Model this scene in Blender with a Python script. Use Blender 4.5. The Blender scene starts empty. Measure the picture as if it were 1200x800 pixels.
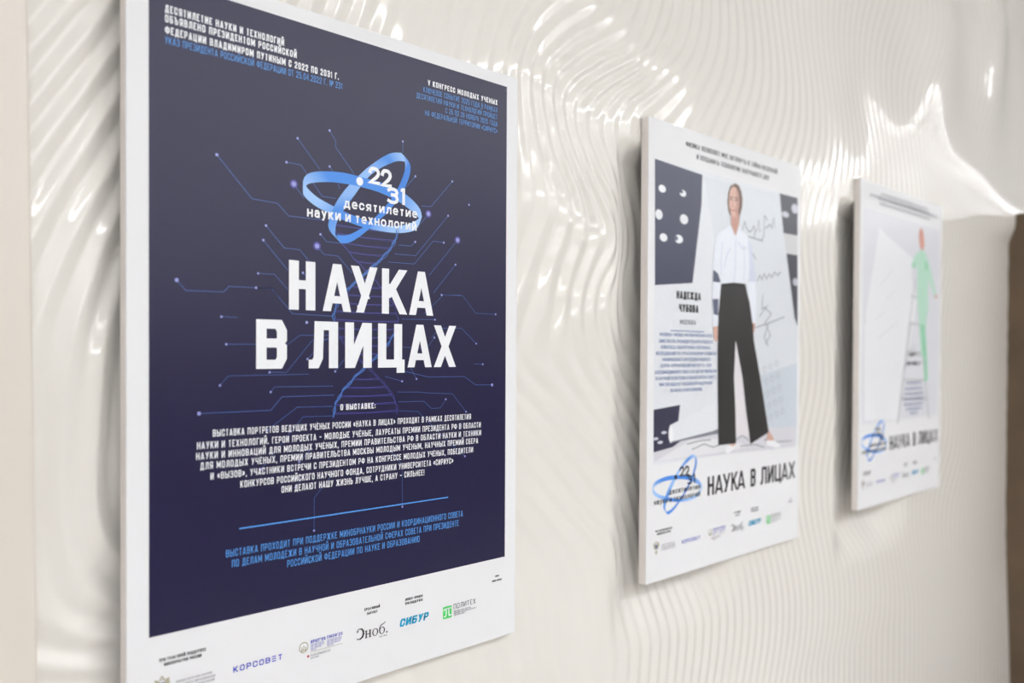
import bpy, math
import numpy as np
from mathutils import Matrix, Vector

SC = bpy.context.scene
COL = SC.collection
EYE = 1.5                                   # height of the camera above the floor (m)

# ------------------------------------------------------------------ camera
cam = bpy.data.cameras.new('camera')
cam.sensor_width = 36.0
cam.lens = 30.06
cam.shift_y = 26.12 / 1200
cam.dof.use_dof = True
cam.dof.focus_distance = 1.26
cam.dof.aperture_fstop = 2.5
cam.dof.aperture_blades = 0
cam.clip_start = 0.02
cam_ob = bpy.data.objects.new('camera', cam)
COL.objects.link(cam_ob)
yaw, pitch, roll = 0.781494, -0.0119376, 0.0046569
fwd0 = Vector((math.sin(yaw), math.cos(yaw), 0)); right0 = Vector((math.cos(yaw), -math.sin(yaw), 0)); up0 = Vector((0, 0, 1))
fwd = fwd0 * math.cos(pitch) + up0 * math.sin(pitch)
up1 = up0 * math.cos(pitch) - fwd0 * math.sin(pitch)
rgt = right0 * math.cos(roll) + up1 * math.sin(roll)
up2 = up1 * math.cos(roll) - right0 * math.sin(roll)
M = Matrix((rgt, up2, -fwd)).transposed().to_4x4()
M.translation = Vector((0, -0.98176, EYE))
cam_ob.matrix_world = M
SC.camera = cam_ob

# ------------------------------------------------------------------ light, world, exposure
SC.view_settings.view_transform = 'Standard'
SC.view_settings.look = 'None'
SC.view_settings.gamma = 1.0
SC.view_settings.use_curve_mapping = False
SC.view_settings.exposure = -0.36
W = bpy.data.worlds.new('world'); SC.world = W; W.use_nodes = True
W.node_tree.nodes['Background'].inputs[0].default_value = (0.8, 0.82, 0.9, 1)
W.node_tree.nodes['Background'].inputs[1].default_value = 0.3

def area_lamp(x, y, z, sx, sy, power, color=(1, 0.96, 0.9), aim=None):
    l = bpy.data.lights.new('line_or_fill_light', 'AREA')
    l.shape = 'RECTANGLE'; l.size = sx; l.size_y = sy; l.energy = power; l.color = color
    o = bpy.data.objects.new('line_or_fill_light', l); o.location = (x, y, z)
    if aim: o.rotation_euler = (Vector(aim) - o.location).to_track_quat('-Z', 'Y').to_euler()
    COL.objects.link(o); return o
CEIL = 3.05
area_lamp(5.0, -2.42, CEIL - 0.03, 17.0, 0.026, 190, (0.97, 0.985, 1))
for hz in (2.14, 2.66):                          # two unseen light strips added on the far side for glints on the relief
    o = area_lamp(1.7, -4.98, hz, 5.0, 0.035, 20, (0.98, 0.99, 1)); o.rotation_euler = (math.pi / 2, 0, 0)
for lx, pw in ((-1.8, 60), (0.6, 60), (3.0, 66), (5.2, 60), (8.0, 60), (11.0, 50)):                      # unseen fill lights, added to brighten the ceiling and its bounce
    o = area_lamp(lx, -3.6, CEIL - 0.75, 2.0, 0.2, pw, (0.95, 0.975, 1.0)); o.rotation_euler = (math.pi, 0, 0)

# ------------------------------------------------------------------ materials
def lin(c): return tuple(((v / 255) / 12.92 if v / 255 <= 0.04045 else ((v / 255 + 0.055) / 1.055) ** 2.4) for v in c)
def mat(name, rgb, rough=0.5, spec=0.5, coat=0.0, noise=None, bump=0.0, bscale=200, ior=1.5):
    m = bpy.data.materials.new(name); m.use_nodes = True
    nt = m.node_tree; b = nt.nodes['Principled BSDF']
    b.inputs['Roughness'].default_value = rough
    b.inputs['Specular IOR Level'].default_value = spec
    b.inputs['IOR'].default_value = ior
    b.inputs['Coat Weight'].default_value = coat
    b.inputs['Coat Roughness'].default_value = 0.05
    c = lin(rgb)
    if noise:
        tc = nt.nodes.new('ShaderNodeTexCoord'); n = nt.nodes.new('ShaderNodeTexNoise'); r = nt.nodes.new('ShaderNodeValToRGB')
        n.inputs['Scale'].default_value = noise[0]; n.inputs['Detail'].default_value = 5
        r.color_ramp.elements[0].position = 0.3; r.color_ramp.elements[1].position = 0.7
        r.color_ramp.elements[0].color = (*[v * (1 - noise[1]) for v in c], 1); r.color_ramp.elements[1].color = (*c, 1)
        nt.links.new(tc.outputs['Object'], n.inputs['Vector']); nt.links.new(n.outputs['Fac'], r.inputs['Fac'])
        nt.links.new(r.outputs['Color'], b.inputs['Base Color'])
    else:
        b.inputs['Base Color'].default_value = (*c, 1)
    if bump:
        tc = nt.nodes.new('ShaderNodeTexCoord'); n = nt.nodes.new('ShaderNodeTexNoise'); n.inputs['Scale'].default_value = bscale
        bp = nt.nodes.new('ShaderNodeBump'); bp.inputs['Strength'].default_value = bump; bp.inputs['Distance'].default_value = 0.0005
        nt.links.new(tc.outputs['Object'], n.inputs['Vector']); nt.links.new(n.outputs['Fac'], bp.inputs['Height']); nt.links.new(bp.outputs['Normal'], b.inputs['Normal'])
    return m
M_RELIEF = mat('lacquered_relief_cream', (227, 223, 217), 0.06, 0.5, 0.0, (3.0, 0.02))
M_FLAT = mat('satin_wall_cream', (218, 210, 201), 0.35, 0.4, 0.0, (2.0, 0.02))
M_CEIL = mat('ceiling_white', (238, 238, 238), 0.8, 0.2, 0, (2.0, 0.02))
M_FLOOR = mat('floor_stone_beige', (196, 193, 188), 0.4, 0.4, 0, (6.0, 0.12))
M_WALL = mat('plaster_greige', (222, 221, 219), 0.7, 0.3, 0, (3.0, 0.03))
M_END = mat('walnut_panelling', (116, 98, 80), 0.6, 0.25, 0, (5.0, 0.25))
M_BOARD = mat('foam_board_white', (230, 230, 233), 0.55, 0.35, 0, (40.0, 0.008), 0.05, 900)
M_EDGE = mat('foam_board_edge', (240, 233, 229), 0.7, 0.2, 0, (60.0, 0.02))
M_STEEL = mat('brushed_steel', (170, 168, 165), 0.3, 0.5)
M_STEEL.node_tree.nodes['Principled BSDF'].inputs['Metallic'].default_value = 1.0
INKS = {}
def ink(name):
    if name not in INKS: INKS[name] = mat('ink_' + name, PALETTE[name], 0.34, 0.4, 0, (90.0, 0.03))
    return INKS[name]
M_GRAD = mat('ink_ribbon_gradient', (80, 140, 225), 0.5, 0.4)
_a = M_GRAD.node_tree.nodes.new('ShaderNodeVertexColor'); _a.layer_name = 'ink'
M_GRAD.node_tree.links.new(_a.outputs['Color'], M_GRAD.node_tree.nodes['Principled BSDF'].inputs['Base Color'])
PALETTE = dict(navy=(23, 19, 60), paper_white=(238, 239, 243), sky_ink=(82, 148, 222), trace=(70, 100, 165), node=(150, 155, 215), node_glow=(78, 72, 150),
    helix=(66, 64, 140), helix_bright=(66, 108, 180), coal=(32, 32, 38), mid_gray=(150, 150, 160), text_blue=(124, 142, 186), logo_blue=(48, 62, 190),
    lavender=(120, 122, 195), crest_gold=(176, 170, 150), crest_blue=(60, 80, 150), teal=(0, 152, 194), green=(70, 205, 98), red=(190, 50, 80), fine_gray=(130, 130, 140),
    photo_gray=(223, 226, 232), photo_pale=(222, 223, 230), board_gray=(217, 221, 227), board_cool=(203, 210, 220), floor_gray=(214, 213, 220), floor_light=(226, 226, 231),
    slate=(68, 70, 92), slate_dark=(74, 75, 85), slate_deep=(58, 58, 80), slate_pale=(95, 100, 122), spot=(232, 234, 239), spot_dim=(196, 198, 210), strip_gray=(205, 206, 208),
    roll_shade=(120, 122, 135), roll_white=(226, 229, 234), scribble=(140, 144, 152), scribble_pale=(176, 180, 188), hair=(112, 88, 76), skin=(212, 172, 158), skin_shade=(190, 146, 134),
    neck=(196, 150, 136), eye=(80, 62, 60), lips=(176, 100, 98), shirt=(230, 233, 243), shirt_shade=(208, 214, 230), leg_gap=(226, 221, 226), trousers=(52, 51, 52), belt=(34, 34, 36),
    shoe=(236, 236, 240), board_pale=(234, 235, 240), haze_line=(214, 214, 220), ladder=(196, 198, 203), hair_red=(212, 146, 126), skin_warm=(214, 156, 138), mint=(188, 226, 207), mint_deep=(152, 212, 180), faint_text=(128, 128, 134))

# ------------------------------------------------------------------ object helpers
def link(name, me, parent=None, mats=(), loc=None, smooth=False):
    o = bpy.data.objects.new(name, me); COL.objects.link(o)
    for m in mats: me.materials.append(m)
    if parent: o.parent = parent
    if loc: o.location = loc
    if smooth: me.polygons.foreach_set('use_smooth', [True] * len(me.polygons))
    return o
def mesh(name, verts, faces, parent=None, mats=(), midx=None, loc=None, smooth=False):
    me = bpy.data.meshes.new(name); me.from_pydata(verts, [], faces); 
    o = link(name, me, parent, mats, loc, smooth)
    if midx is not None: me.polygons.foreach_set('material_index', midx)
    me.update(); return o
def box_mesh(name, lo, hi, m, parent=None, bevel=0.0):
    (x0, y0, z0), (x1, y1, z1) = lo, hi
    v = [(x, y, z) for x in (x0, x1) for y in (y0, y1) for z in (z0, z1)]
    f = [(0, 1, 3, 2), (4, 6, 7, 5), (0, 4, 5, 1), (2, 3, 7, 6), (0, 2, 6, 4), (1, 5, 7, 3)]
    o = mesh(name, v, f, parent, (m,))
    if bevel:
        b = o.modifiers.new('bevel', 'BEVEL'); b.width = bevel; b.segments = 3
    return o
def structure(o): o['kind'] = 'structure'; return o

# ------------------------------------------------------------------ the room
structure(box_mesh('floor', (-3.2, -5.2, -0.1), (14.2, 1.2, 0.0), M_FLOOR))
structure(box_mesh('ceiling', (-3.2, -5.2, CEIL), (14.2, 1.2, CEIL + 0.1), M_CEIL))
structure(box_mesh('wall_back', (-3.2, -5.2, 0), (14.2, -5.1, CEIL), M_WALL))
structure(box_mesh('added_dark_dado', (-3.1, -5.1, 0), (14.0, -5.04, 1.75), M_END, None, 0.004))  # unseen dark dado, added so the glossy prints reflect darker low down
structure(box_mesh('wall_left', (-3.2, -5.1, 0), (-3.1, 0.02, CEIL), M_WALL))
structure(box_mesh('wall_right', (14.0, -5.1, 0), (14.2, 1.2, CEIL), M_WALL))

# walnut door leaf standing open at right angles to the relief wall, just past the frame
dr = bpy.data.objects.new('door_1', None); COL.objects.link(dr); dr.location = (3.78, 0, 0); dr['kind'] = 'structure'
box_mesh('door_leaf', (0.0, -1.0, 0.02), (0.045, 0.30, 2.06), M_END, dr, 0.003)
for z0_, z1_ in ((0.15, 0.95), (1.1, 2.06 - 0.13)): box_mesh('door_panel', (-0.008, -0.91, z0_), (0.0, -0.09, z1_), M_END, dr, 0.006)
box_mesh('door_handle', (-0.06, -0.955, 1.0), (-0.045, -0.83, 1.018), M_STEEL, dr, 0.005)
box_mesh('handle_rose', (-0.06, -0.97, 0.98), (0.0, -0.935, 1.04), M_STEEL, dr, 0.008)

# relief phase: ridge count along the wall on a 4 cm grid (hundredths of a ridge), from the first relief column, up the wall
PH_S0, PH_Z0, PH_D, PH_NS, PH_NZ = 0.16, -0.84, 0.04, 97, 66
PHASE = np.array([468,534,601,670,741,816,893,974,1056,1140,1223,1299,1365,1417,1451,1468,1472,1466,1455,1439,1420,1396,1367,1332,1290,1241,1185,1123,1058,990,923,858,796,739,686,638,594,554,517,483,451,421,393,366,341,317,295,273,253,233,214,196,178,161,144,128,113,98,83,70,57,44,32,21,10,0,
539,603,668,735,803,873,947,1023,1103,1185,1269,1352,1428,1489,1530,1552,1558,1555,1547,1535,1519,1499,1472,1438,1397,1349,1294,1232,1165,1097,1028,963,902,846,795,748,705,666,629,595,563,533,505,478,453,429,406,385,364,344,325,307,290,273,257,241,226,212,198,185,172,160,149,139,128,118,
612,674,736,800,865,932,1001,1073,1149,1228,1313,1400,1487,1561,1611,1636,1645,1644,1639,1631,1620,1603,1578,1544,1503,1456,1402,1340,1273,1203,1134,1068,1008,953,904,858,816,778,742,708,676,646,617,590,565,541,518,496,475,455,437,419,402,385,369,354,340,326,312,300,288,277,266,256,246,237,
685,745,805,866,928,991,1056,1124,1194,1270,1351,1440,1536,1629,1689,1720,1734,1738,1735,1729,1722,1708,1684,1649,1608,1562,1510,1448,1380,1310,1239,1173,1114,1061,1013,969,928,890,854,820,789,758,730,702,677,652,629,607,586,567,548,530,513,497,482,467,453,440,427,415,404,393,383,374,364,355,
760,818,875,934,993,1052,1114,1177,1242,1311,1386,1470,1569,1676,1756,1803,1832,1843,1841,1833,1826,1814,1790,1754,1713,1665,1612,1553,1489,1419,1347,1279,1222,1171,1125,1081,1041,1003,967,934,901,871,842,814,788,764,740,718,697,678,659,642,625,609,594,580,566,554,542,530,520,510,500,492,483,474,
837,892,948,1004,1060,1117,1175,1234,1295,1358,1426,1499,1590,1710,1810,1878,1924,1948,1948,1939,1929,1917,1894,1859,1822,1769,1711,1655,1594,1527,1457,1390,1334,1284,1238,1195,1155,1117,1081,1047,1014,984,954,926,900,875,851,829,808,789,770,753,736,721,706,693,680,667,656,646,636,627,618,610,602,594,
916,969,1023,1076,1130,1185,1240,1296,1354,1415,1480,1553,1643,1754,1857,1937,1995,2028,2038,2035,2026,2012,1990,1958,1919,1869,1813,1757,1697,1633,1568,1506,1450,1399,1353,1310,1270,1231,1195,1161,1128,1096,1066,1038,1011,986,962,940,919,899,881,864,848,833,818,805,793,782,771,761,752,744,736,728,721,714,
997,1049,1100,1152,1203,1256,1309,1364,1421,1482,1548,1622,1710,1810,1906,1989,2051,2092,2112,2117,2112,2100,2079,2050,2012,1965,1914,1859,1801,1741,1680,1622,1567,1516,1469,1426,1385,1346,1309,1274,1241,1209,1179,1150,1122,1097,1073,1050,1029,1009,991,974,959,944,930,918,906,896,886,877,869,861,854,847,841,835,
1081,1130,1180,1230,1280,1331,1383,1437,1494,1555,1622,1697,1781,1871,1959,2038,2102,2148,2176,2189,2190,2181,2163,2137,2102,2060,2012,1960,1905,1849,1792,1736,1683,1633,1586,1542,1501,1461,1424,1388,1354,1321,1290,1261,1233,1207,1183,1160,1139,1119,1101,1085,1069,1055,1042,1031,1020,1010,1001,993,985,979,973,967,962,956,
1167,1215,1263,1311,1360,1409,1461,1514,1571,1632,1699,1773,1852,1935,2016,2090,2153,2201,2235,2255,2262,2258,2244,2221,2190,2152,2108,2060,2009,1956,1902,1850,1798,1749,1702,1658,1616,1576,1538,1501,1467,1433,1401,1371,1343,1316,1292,1269,1248,1229,1211,1195,1180,1166,1154,1143,1133,1124,1116,1109,1103,1097,1092,1087,1083,1078,
1255,1301,1348,1394,1442,1491,1541,1594,1651,1711,1777,1848,1923,1999,2074,2144,2205,2255,2292,2317,2329,2331,2321,2303,2277,2243,2203,2159,2112,2062,2012,1961,1912,1864,1818,1774,1731,1691,1652,1614,1579,1544,1512,1481,1452,1425,1400,1377,1356,1337,1320,1304,1290,1277,1266,1256,1247,1239,1232,1226,1220,1216,1212,1208,1205,1201,
1346,1390,1435,1480,1527,1574,1623,1675,1731,1790,1854,1921,1992,2064,2134,2200,2260,2310,2350,2379,2396,2402,2398,2384,2362,2333,2297,2257,2213,2166,2119,2071,2023,1977,1932,1888,1845,1804,1765,1727,1690,1655,1621,1590,1560,1533,1508,1485,1464,1445,1428,1413,1400,1388,1378,1368,1360,1353,1347,1342,1338,1335,1332,1329,1327,1325,
1438,1481,1525,1568,1613,1659,1707,1758,1811,1868,1929,1994,2060,2128,2194,2258,2316,2367,2409,2441,2462,2473,2473,2464,2446,2421,2389,2353,2312,2269,2224,2179,2133,2088,2044,2001,1959,1917,1877,1838,1800,1764,1730,1697,1667,1640,1614,1591,1571,1553,1536,1522,1509,1499,1489,1481,1474,1468,1464,1460,1457,1455,1453,1452,1450,1450,
1533,1574,1616,1658,1701,1745,1791,1840,1891,1945,2003,2064,2127,2191,2254,2316,2374,2426,2470,2505,2530,2545,2550,2545,2531,2509,2480,2447,2409,2369,2327,2285,2241,2198,2155,2113,2071,2029,1988,1948,1909,1872,1837,1804,1773,1745,1720,1697,1677,1659,1644,1630,1619,1609,1601,1594,1588,1584,1580,1578,1576,1575,1575,1574,1575,1575,
1629,1669,1708,1749,1790,1832,1876,1921,1970,2021,2075,2132,2191,2252,2314,2375,2433,2486,2533,2572,2601,2620,2628,2626,2615,2596,2570,2539,2504,2467,2428,2388,2348,2307,2266,2224,2182,2140,2098,2057,2017,1978,1942,1908,1877,1849,1823,1801,1782,1765,1750,1738,1728,1719,1712,1707,1702,1699,1697,1696,1696,1696,1697,1698,1700,1701,
1726,1764,1802,1841,1879,1919,1960,2003,2048,2095,2145,2198,2254,2313,2373,2433,2493,2549,2599,2641,2674,2697,2708,2708,2699,2682,2658,2629,2597,2563,2527,2490,2453,2414,2375,2334,2292,2250,2207,2164,2122,2082,2045,2010,1979,1951,1926,1904,1886,1870,1856,1845,1837,1829,1824,1820,1817,1815,1815,1815,1816,1818,1820,1823,1825,1828,
1824,1860,1896,1933,1970,2007,2045,2084,2125,2168,2214,2263,2315,2371,2430,2491,2552,2612,2666,2714,2751,2777,2790,2792,2783,2766,2743,2716,2686,2655,2624,2591,2557,2522,2484,2444,2402,2358,2313,2268,2225,2184,2145,2110,2079,2051,2027,2006,1989,1974,1962,1953,1945,1940,1936,1933,1932,1932,1933,1934,1937,1940,1944,1948,1952,1956,
1922,1957,1991,2026,2060,2095,2130,2165,2201,2240,2281,2325,2374,2428,2486,2548,2612,2676,2736,2789,2832,2861,2876,2877,2867,2849,2825,2799,2772,2745,2718,2690,2661,2629,2594,2554,2511,2465,2417,2370,2325,2282,2243,2207,2176,2149,2126,2107,2091,2078,2068,2060,2054,2050,2048,2047,2047,2049,2051,2054,2059,2063,2068,2074,2079,2085,
2021,2053,2086,2118,2151,2183,2214,2246,2278,2311,2347,2386,2431,2482,2540,2603,2671,2739,2806,2867,2916,2949,2964,2962,2949,2928,2903,2878,2855,2832,2811,2790,2767,2739,2705,2664,2619,2569,2519,2469,2421,2377,2337,2302,2272,2246,2224,2207,2192,2181,2173,2167,2163,2161,2160,2161,2163,2166,2170,2175,2181,2187,2194,2201,2208,2215,
2119,2149,2180,2210,2241,2271,2299,2327,2355,2383,2413,2447,2487,2536,2593,2659,2729,2803,2876,2945,3003,3040,3053,3046,3027,3002,2977,2953,2933,2916,2903,2890,2875,2851,2818,2775,2725,2671,2616,2563,2513,2469,2429,2395,2366,2341,2322,2306,2294,2285,2278,2274,2272,2272,2273,2275,2279,2284,2290,2296,2304,2311,2320,2328,2337,2346,
2217,2245,2273,2301,2330,2358,2384,2409,2432,2454,2478,2507,2543,2589,2647,2715,2789,2865,2944,3023,3092,3135,3142,3126,3100,3072,3045,3023,3007,2999,2995,2994,2988,2970,2935,2885,2828,2767,2708,2652,2601,2556,2517,2485,2458,2436,2418,2405,2395,2388,2384,2382,2382,2383,2386,2390,2396,2402,2410,2418,2427,2436,2446,2456,2467,2477,
2315,2339,2365,2391,2417,2444,2469,2491,2510,2526,2544,2568,2600,2644,2705,2777,2853,2929,3010,3096,3177,3228,3223,3197,3167,3137,3109,3088,3078,3080,3090,3102,3109,3096,3053,2993,2925,2857,2793,2735,2684,2640,2603,2573,2549,2529,2515,2504,2497,2492,2490,2490,2492,2495,2500,2506,2513,2521,2530,2540,2551,2562,2574,2585,2597,2609,
2412,2433,2455,2478,2502,2527,2551,2572,2587,2598,2611,2630,2660,2707,2773,2847,2922,2997,3078,3164,3248,3299,3287,3256,3230,3203,3173,3150,3146,3164,3192,3218,3240,3230,3169,3092,3014,2940,2872,2813,2763,2722,2688,2661,2640,2624,2612,2604,2599,2597,2597,2599,2602,2607,2614,2621,2630,2640,2651,2663,2675,2688,2702,2715,2729,2742,
2511,2527,2544,2563,2584,2606,2629,2649,2661,2668,2676,2694,2724,2776,2843,2918,2993,3069,3147,3226,3298,3341,3338,3313,3297,3274,3238,3211,3213,3256,3310,3354,3385,3359,3269,3179,3093,3014,2945,2887,2839,2801,2771,2748,2731,2719,2710,2705,2703,2703,2705,2708,2713,2720,2728,2737,2748,2760,2772,2786,2800,2815,2830,2845,2860,2876,
2610,2621,2632,2646,2661,2679,2699,2717,2726,2733,2743,2759,2784,2838,2910,2988,3066,3138,3211,3284,3351,3396,3408,3398,3378,3348,3307,3279,3288,3359,3443,3507,3532,3468,3359,3258,3164,3081,3012,2957,2914,2880,2855,2837,2824,2816,2811,2809,2809,2810,2814,2819,2825,2833,2843,2853,2866,2879,2894,2909,2926,2942,2959,2976,2993,3009,
2713,2717,2722,2727,2735,2746,2760,2774,2781,2789,2801,2816,2842,2900,2981,3066,3134,3200,3271,3346,3415,3467,3495,3496,3472,3430,3389,3374,3408,3489,3578,3657,3657,3565,3444,3334,3229,3144,3077,3027,2989,2961,2942,2929,2921,2916,2914,2914,2916,2920,2924,2930,2938,2947,2957,2970,2983,2999,3015,3033,3051,3070,3088,3107,3125,3143,
2818,2816,2813,2811,2809,2809,2812,2820,2829,2839,2852,2870,2902,2971,3057,3131,3191,3259,3334,3412,3487,3549,3591,3604,3579,3523,3475,3474,3530,3623,3713,3774,3756,3655,3527,3404,3290,3206,3144,3099,3067,3046,3033,3025,3021,3020,3021,3024,3027,3031,3036,3043,3050,3060,3072,3085,3101,3118,3137,3157,3177,3198,3218,3238,3258,3277,
2928,2919,2910,2900,2889,2878,2869,2871,2883,2895,2908,2927,2965,3042,3120,3182,3245,3319,3399,3482,3562,3633,3687,3714,3693,3619,3555,3561,3635,3734,3813,3866,3857,3752,3610,3475,3357,3273,3215,3177,3152,3137,3129,3126,3127,3129,3132,3136,3140,3145,3150,3156,3164,3173,3186,3201,3218,3238,3259,3281,3304,3327,3349,3370,3391,3411,
3043,3029,3013,2997,2979,2962,2948,2946,2955,2966,2981,3002,3040,3106,3171,3230,3301,3382,3468,3554,3637,3711,3771,3804,3793,3721,3642,3650,3730,3833,3911,3954,3955,3868,3697,3545,3428,3348,3296,3263,3244,3234,3232,3233,3238,3243,3248,3253,3257,3261,3265,3270,3276,3286,3299,3315,3334,3356,3380,3406,3431,3456,3479,3502,3523,3543,
3163,3144,3124,3103,3082,3062,3048,3042,3047,3058,3074,3098,3133,3180,3232,3290,3370,3457,3543,3628,3709,3782,3843,3885,3901,3882,3813,3810,3880,3955,3998,4027,4033,3971,3806,3624,3509,3437,3390,3361,3345,3340,3342,3347,3355,3363,3370,3375,3378,3379,3381,3384,3389,3397,3410,3428,3449,3474,3502,3530,3559,3586,3610,3633,3654,3674,
3288,3266,3243,3219,3196,3175,3160,3153,3156,3167,3185,3211,3245,3286,3335,3393,3467,3548,3628,3705,3779,3846,3905,3953,3985,3997,3986,3990,4023,4062,4089,4105,4099,4045,3925,3757,3630,3549,3498,3469,3455,3453,3458,3468,3479,3489,3496,3500,3502,3500,3499,3498,3501,3508,3520,3539,3563,3592,3623,3655,3687,3716,3742,3764,3784,3802,
3418,3394,3368,3343,3318,3296,3281,3274,3277,3289,3311,3340,3377,3419,3467,3523,3587,3655,3722,3787,3848,3906,3960,4007,4047,4076,4094,4111,4133,4156,4172,4176,4158,4105,4010,3881,3762,3673,3616,3584,3572,3572,3581,3594,3608,3620,3628,3631,3629,3624,3617,3612,3611,3616,3628,3648,3675,3708,3744,3781,3816,3847,3874,3895,3912,3927,
3550,3525,3499,3472,3445,3422,3406,3400,3405,3421,3447,3481,3522,3567,3616,3667,3720,3774,3825,3874,3920,3966,4010,4054,4096,4134,4167,4195,4219,4237,4246,4240,4215,4162,4082,3981,3879,3792,3735,3704,3693,3696,3709,3726,3742,3756,3764,3764,3759,3748,3736,3726,3720,3722,3734,3756,3786,3824,3865,3907,3946,3979,4005,4023,4036,4046,
3683,3659,3633,3604,3575,3551,3534,3529,3536,3557,3588,3629,3676,3724,3773,3819,3862,3901,3935,3966,3996,4027,4062,4100,4141,4184,4225,4261,4290,4309,4315,4305,4275,4223,4151,4066,3977,3900,3850,3823,3815,3822,3839,3859,3880,3895,3902,3900,3890,3874,3856,3839,3829,3828,3839,3863,3897,3940,3987,4034,4076,4110,4135,4150,4156,4159,
3815,3792,3766,3735,3705,3679,3662,3658,3669,3694,3732,3779,3831,3883,3931,3972,4005,4031,4049,4064,4079,4097,4121,4153,4192,4237,4283,4325,4359,4381,4387,4374,4342,4291,4225,4149,4073,4008,3964,3941,3937,3948,3969,3994,4017,4033,4040,4035,4021,3999,3974,3952,3938,3935,3945,3971,4009,4057,4109,4160,4205,4239,4262,4272,4271,4265,
3946,3923,3896,3864,3832,3805,3789,3787,3801,3831,3875,3927,3983,4037,4084,4121,4146,4159,4165,4166,4168,4175,4191,4218,4255,4300,4349,4395,4433,4457,4464,4450,4417,4367,4303,4234,4167,4112,4074,4056,4056,4072,4098,4126,4152,4169,4175,4168,4149,4122,4092,4065,4047,4043,4054,4082,4124,4175,4231,4285,4331,4365,4384,4388,4381,4367,
4075,4052,4023,3990,3957,3930,3914,3915,3933,3968,4016,4073,4132,4187,4232,4263,4281,4285,4280,4270,4262,4261,4271,4294,4330,4376,4426,4475,4515,4540,4547,4533,4499,4448,4387,4322,4261,4212,4180,4168,4174,4195,4225,4257,4285,4303,4307,4297,4274,4242,4208,4178,4158,4153,4166,4196,4241,4296,4354,4409,4455,4486,4501,4500,4486,4465,
4203,4179,4148,4114,4079,4053,4039,4042,4064,4104,4156,4216,4277,4331,4373,4400,4410,4406,4393,4375,4360,4353,4359,4380,4416,4462,4513,4563,4604,4629,4635,4620,4585,4534,4473,4411,4355,4312,4286,4280,4292,4318,4352,4387,4415,4433,4435,4422,4395,4360,4323,4291,4270,4266,4280,4312,4360,4417,4476,4531,4575,4603,4614,4607,4587,4559,
4330,4304,4272,4235,4201,4175,4163,4170,4196,4239,4295,4357,4418,4470,4509,4531,4535,4524,4504,4480,4460,4450,4454,4474,4510,4557,4609,4658,4699,4723,4727,4710,4674,4622,4562,4502,4450,4411,4391,4391,4409,4439,4477,4514,4543,4560,4560,4544,4514,4476,4437,4404,4383,4380,4396,4430,4480,4538,4598,4652,4693,4717,4723,4710,4685,4652,
4457,4428,4394,4356,4322,4297,4288,4298,4327,4374,4432,4495,4556,4606,4641,4657,4655,4639,4613,4585,4561,4549,4553,4573,4610,4657,4710,4759,4798,4821,4822,4803,4765,4712,4653,4595,4546,4512,4498,4503,4526,4561,4602,4640,4670,4684,4682,4663,4630,4590,4549,4516,4496,4494,4513,4550,4601,4660,4719,4771,4808,4828,4828,4811,4780,4743,
4584,4552,4516,4477,4443,4420,4413,4427,4460,4509,4569,4632,4691,4738,4768,4780,4773,4751,4721,4689,4664,4651,4655,4677,4714,4762,4814,4863,4900,4920,4919,4897,4856,4803,4745,4689,4644,4615,4606,4617,4645,4684,4726,4766,4794,4807,4801,4779,4744,4702,4661,4628,4610,4610,4631,4670,4722,4781,4839,4888,4921,4935,4930,4908,4873,4833,
4711,4676,4638,4598,4565,4544,4540,4557,4593,4644,4705,4768,4824,4868,4893,4899,4887,4861,4827,4793,4767,4755,4760,4783,4821,4870,4922,4969,5004,5021,5017,4992,4949,4895,4838,4785,4744,4720,4716,4732,4764,4806,4851,4890,4917,4927,4919,4894,4856,4813,4772,4740,4723,4727,4750,4790,4844,4902,4957,5002,5031,5040,5030,5003,4965,4921,
4839,4801,4760,4720,4687,4668,4668,4688,4726,4780,4841,4902,4956,4995,5016,5016,4999,4969,4932,4897,4871,4860,4867,4892,4931,4981,5032,5077,5109,5122,5115,5087,5043,4988,4932,4882,4845,4827,4828,4849,4885,4930,4975,5013,5038,5045,5034,5006,4967,4922,4881,4851,4837,4843,4869,4911,4965,5022,5074,5115,5139,5143,5127,5096,5054,5009,
4966,4925,4882,4842,4810,4794,4796,4820,4861,4916,4977,5036,5086,5120,5136,5131,5109,5075,5036,5001,4976,4966,4975,5002,5044,5093,5143,5186,5215,5225,5213,5183,5137,5082,5028,4981,4948,4935,4942,4968,5007,5054,5099,5136,5158,5162,5147,5116,5075,5030,4990,4962,4951,4959,4987,5031,5085,5141,5190,5226,5245,5243,5223,5187,5142,5095,
5094,5050,5005,4965,4934,4920,4926,4952,4996,5051,5112,5169,5215,5244,5254,5244,5217,5180,5140,5104,5081,5074,5085,5115,5157,5207,5256,5297,5322,5328,5313,5279,5231,5177,5124,5081,5053,5045,5057,5087,5130,5178,5223,5258,5277,5277,5259,5225,5182,5137,5098,5072,5064,5075,5106,5151,5205,5258,5304,5336,5349,5341,5316,5276,5229,5180,
5222,5175,5129,5088,5059,5048,5056,5085,5131,5187,5246,5300,5342,5366,5370,5355,5324,5284,5243,5208,5186,5182,5197,5228,5272,5322,5370,5408,5429,5431,5412,5376,5327,5273,5222,5183,5160,5157,5174,5208,5253,5302,5346,5379,5394,5391,5369,5332,5288,5243,5205,5182,5177,5192,5224,5271,5324,5375,5417,5443,5451,5438,5407,5364,5315,5264,
5350,5300,5253,5212,5185,5176,5187,5219,5265,5322,5379,5430,5467,5486,5484,5464,5430,5388,5346,5312,5293,5291,5309,5343,5389,5438,5484,5519,5537,5534,5512,5473,5423,5370,5322,5286,5268,5271,5293,5330,5377,5426,5469,5498,5510,5503,5477,5438,5393,5348,5312,5291,5290,5307,5343,5390,5442,5490,5528,5549,5551,5532,5497,5451,5399,5348,
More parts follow.
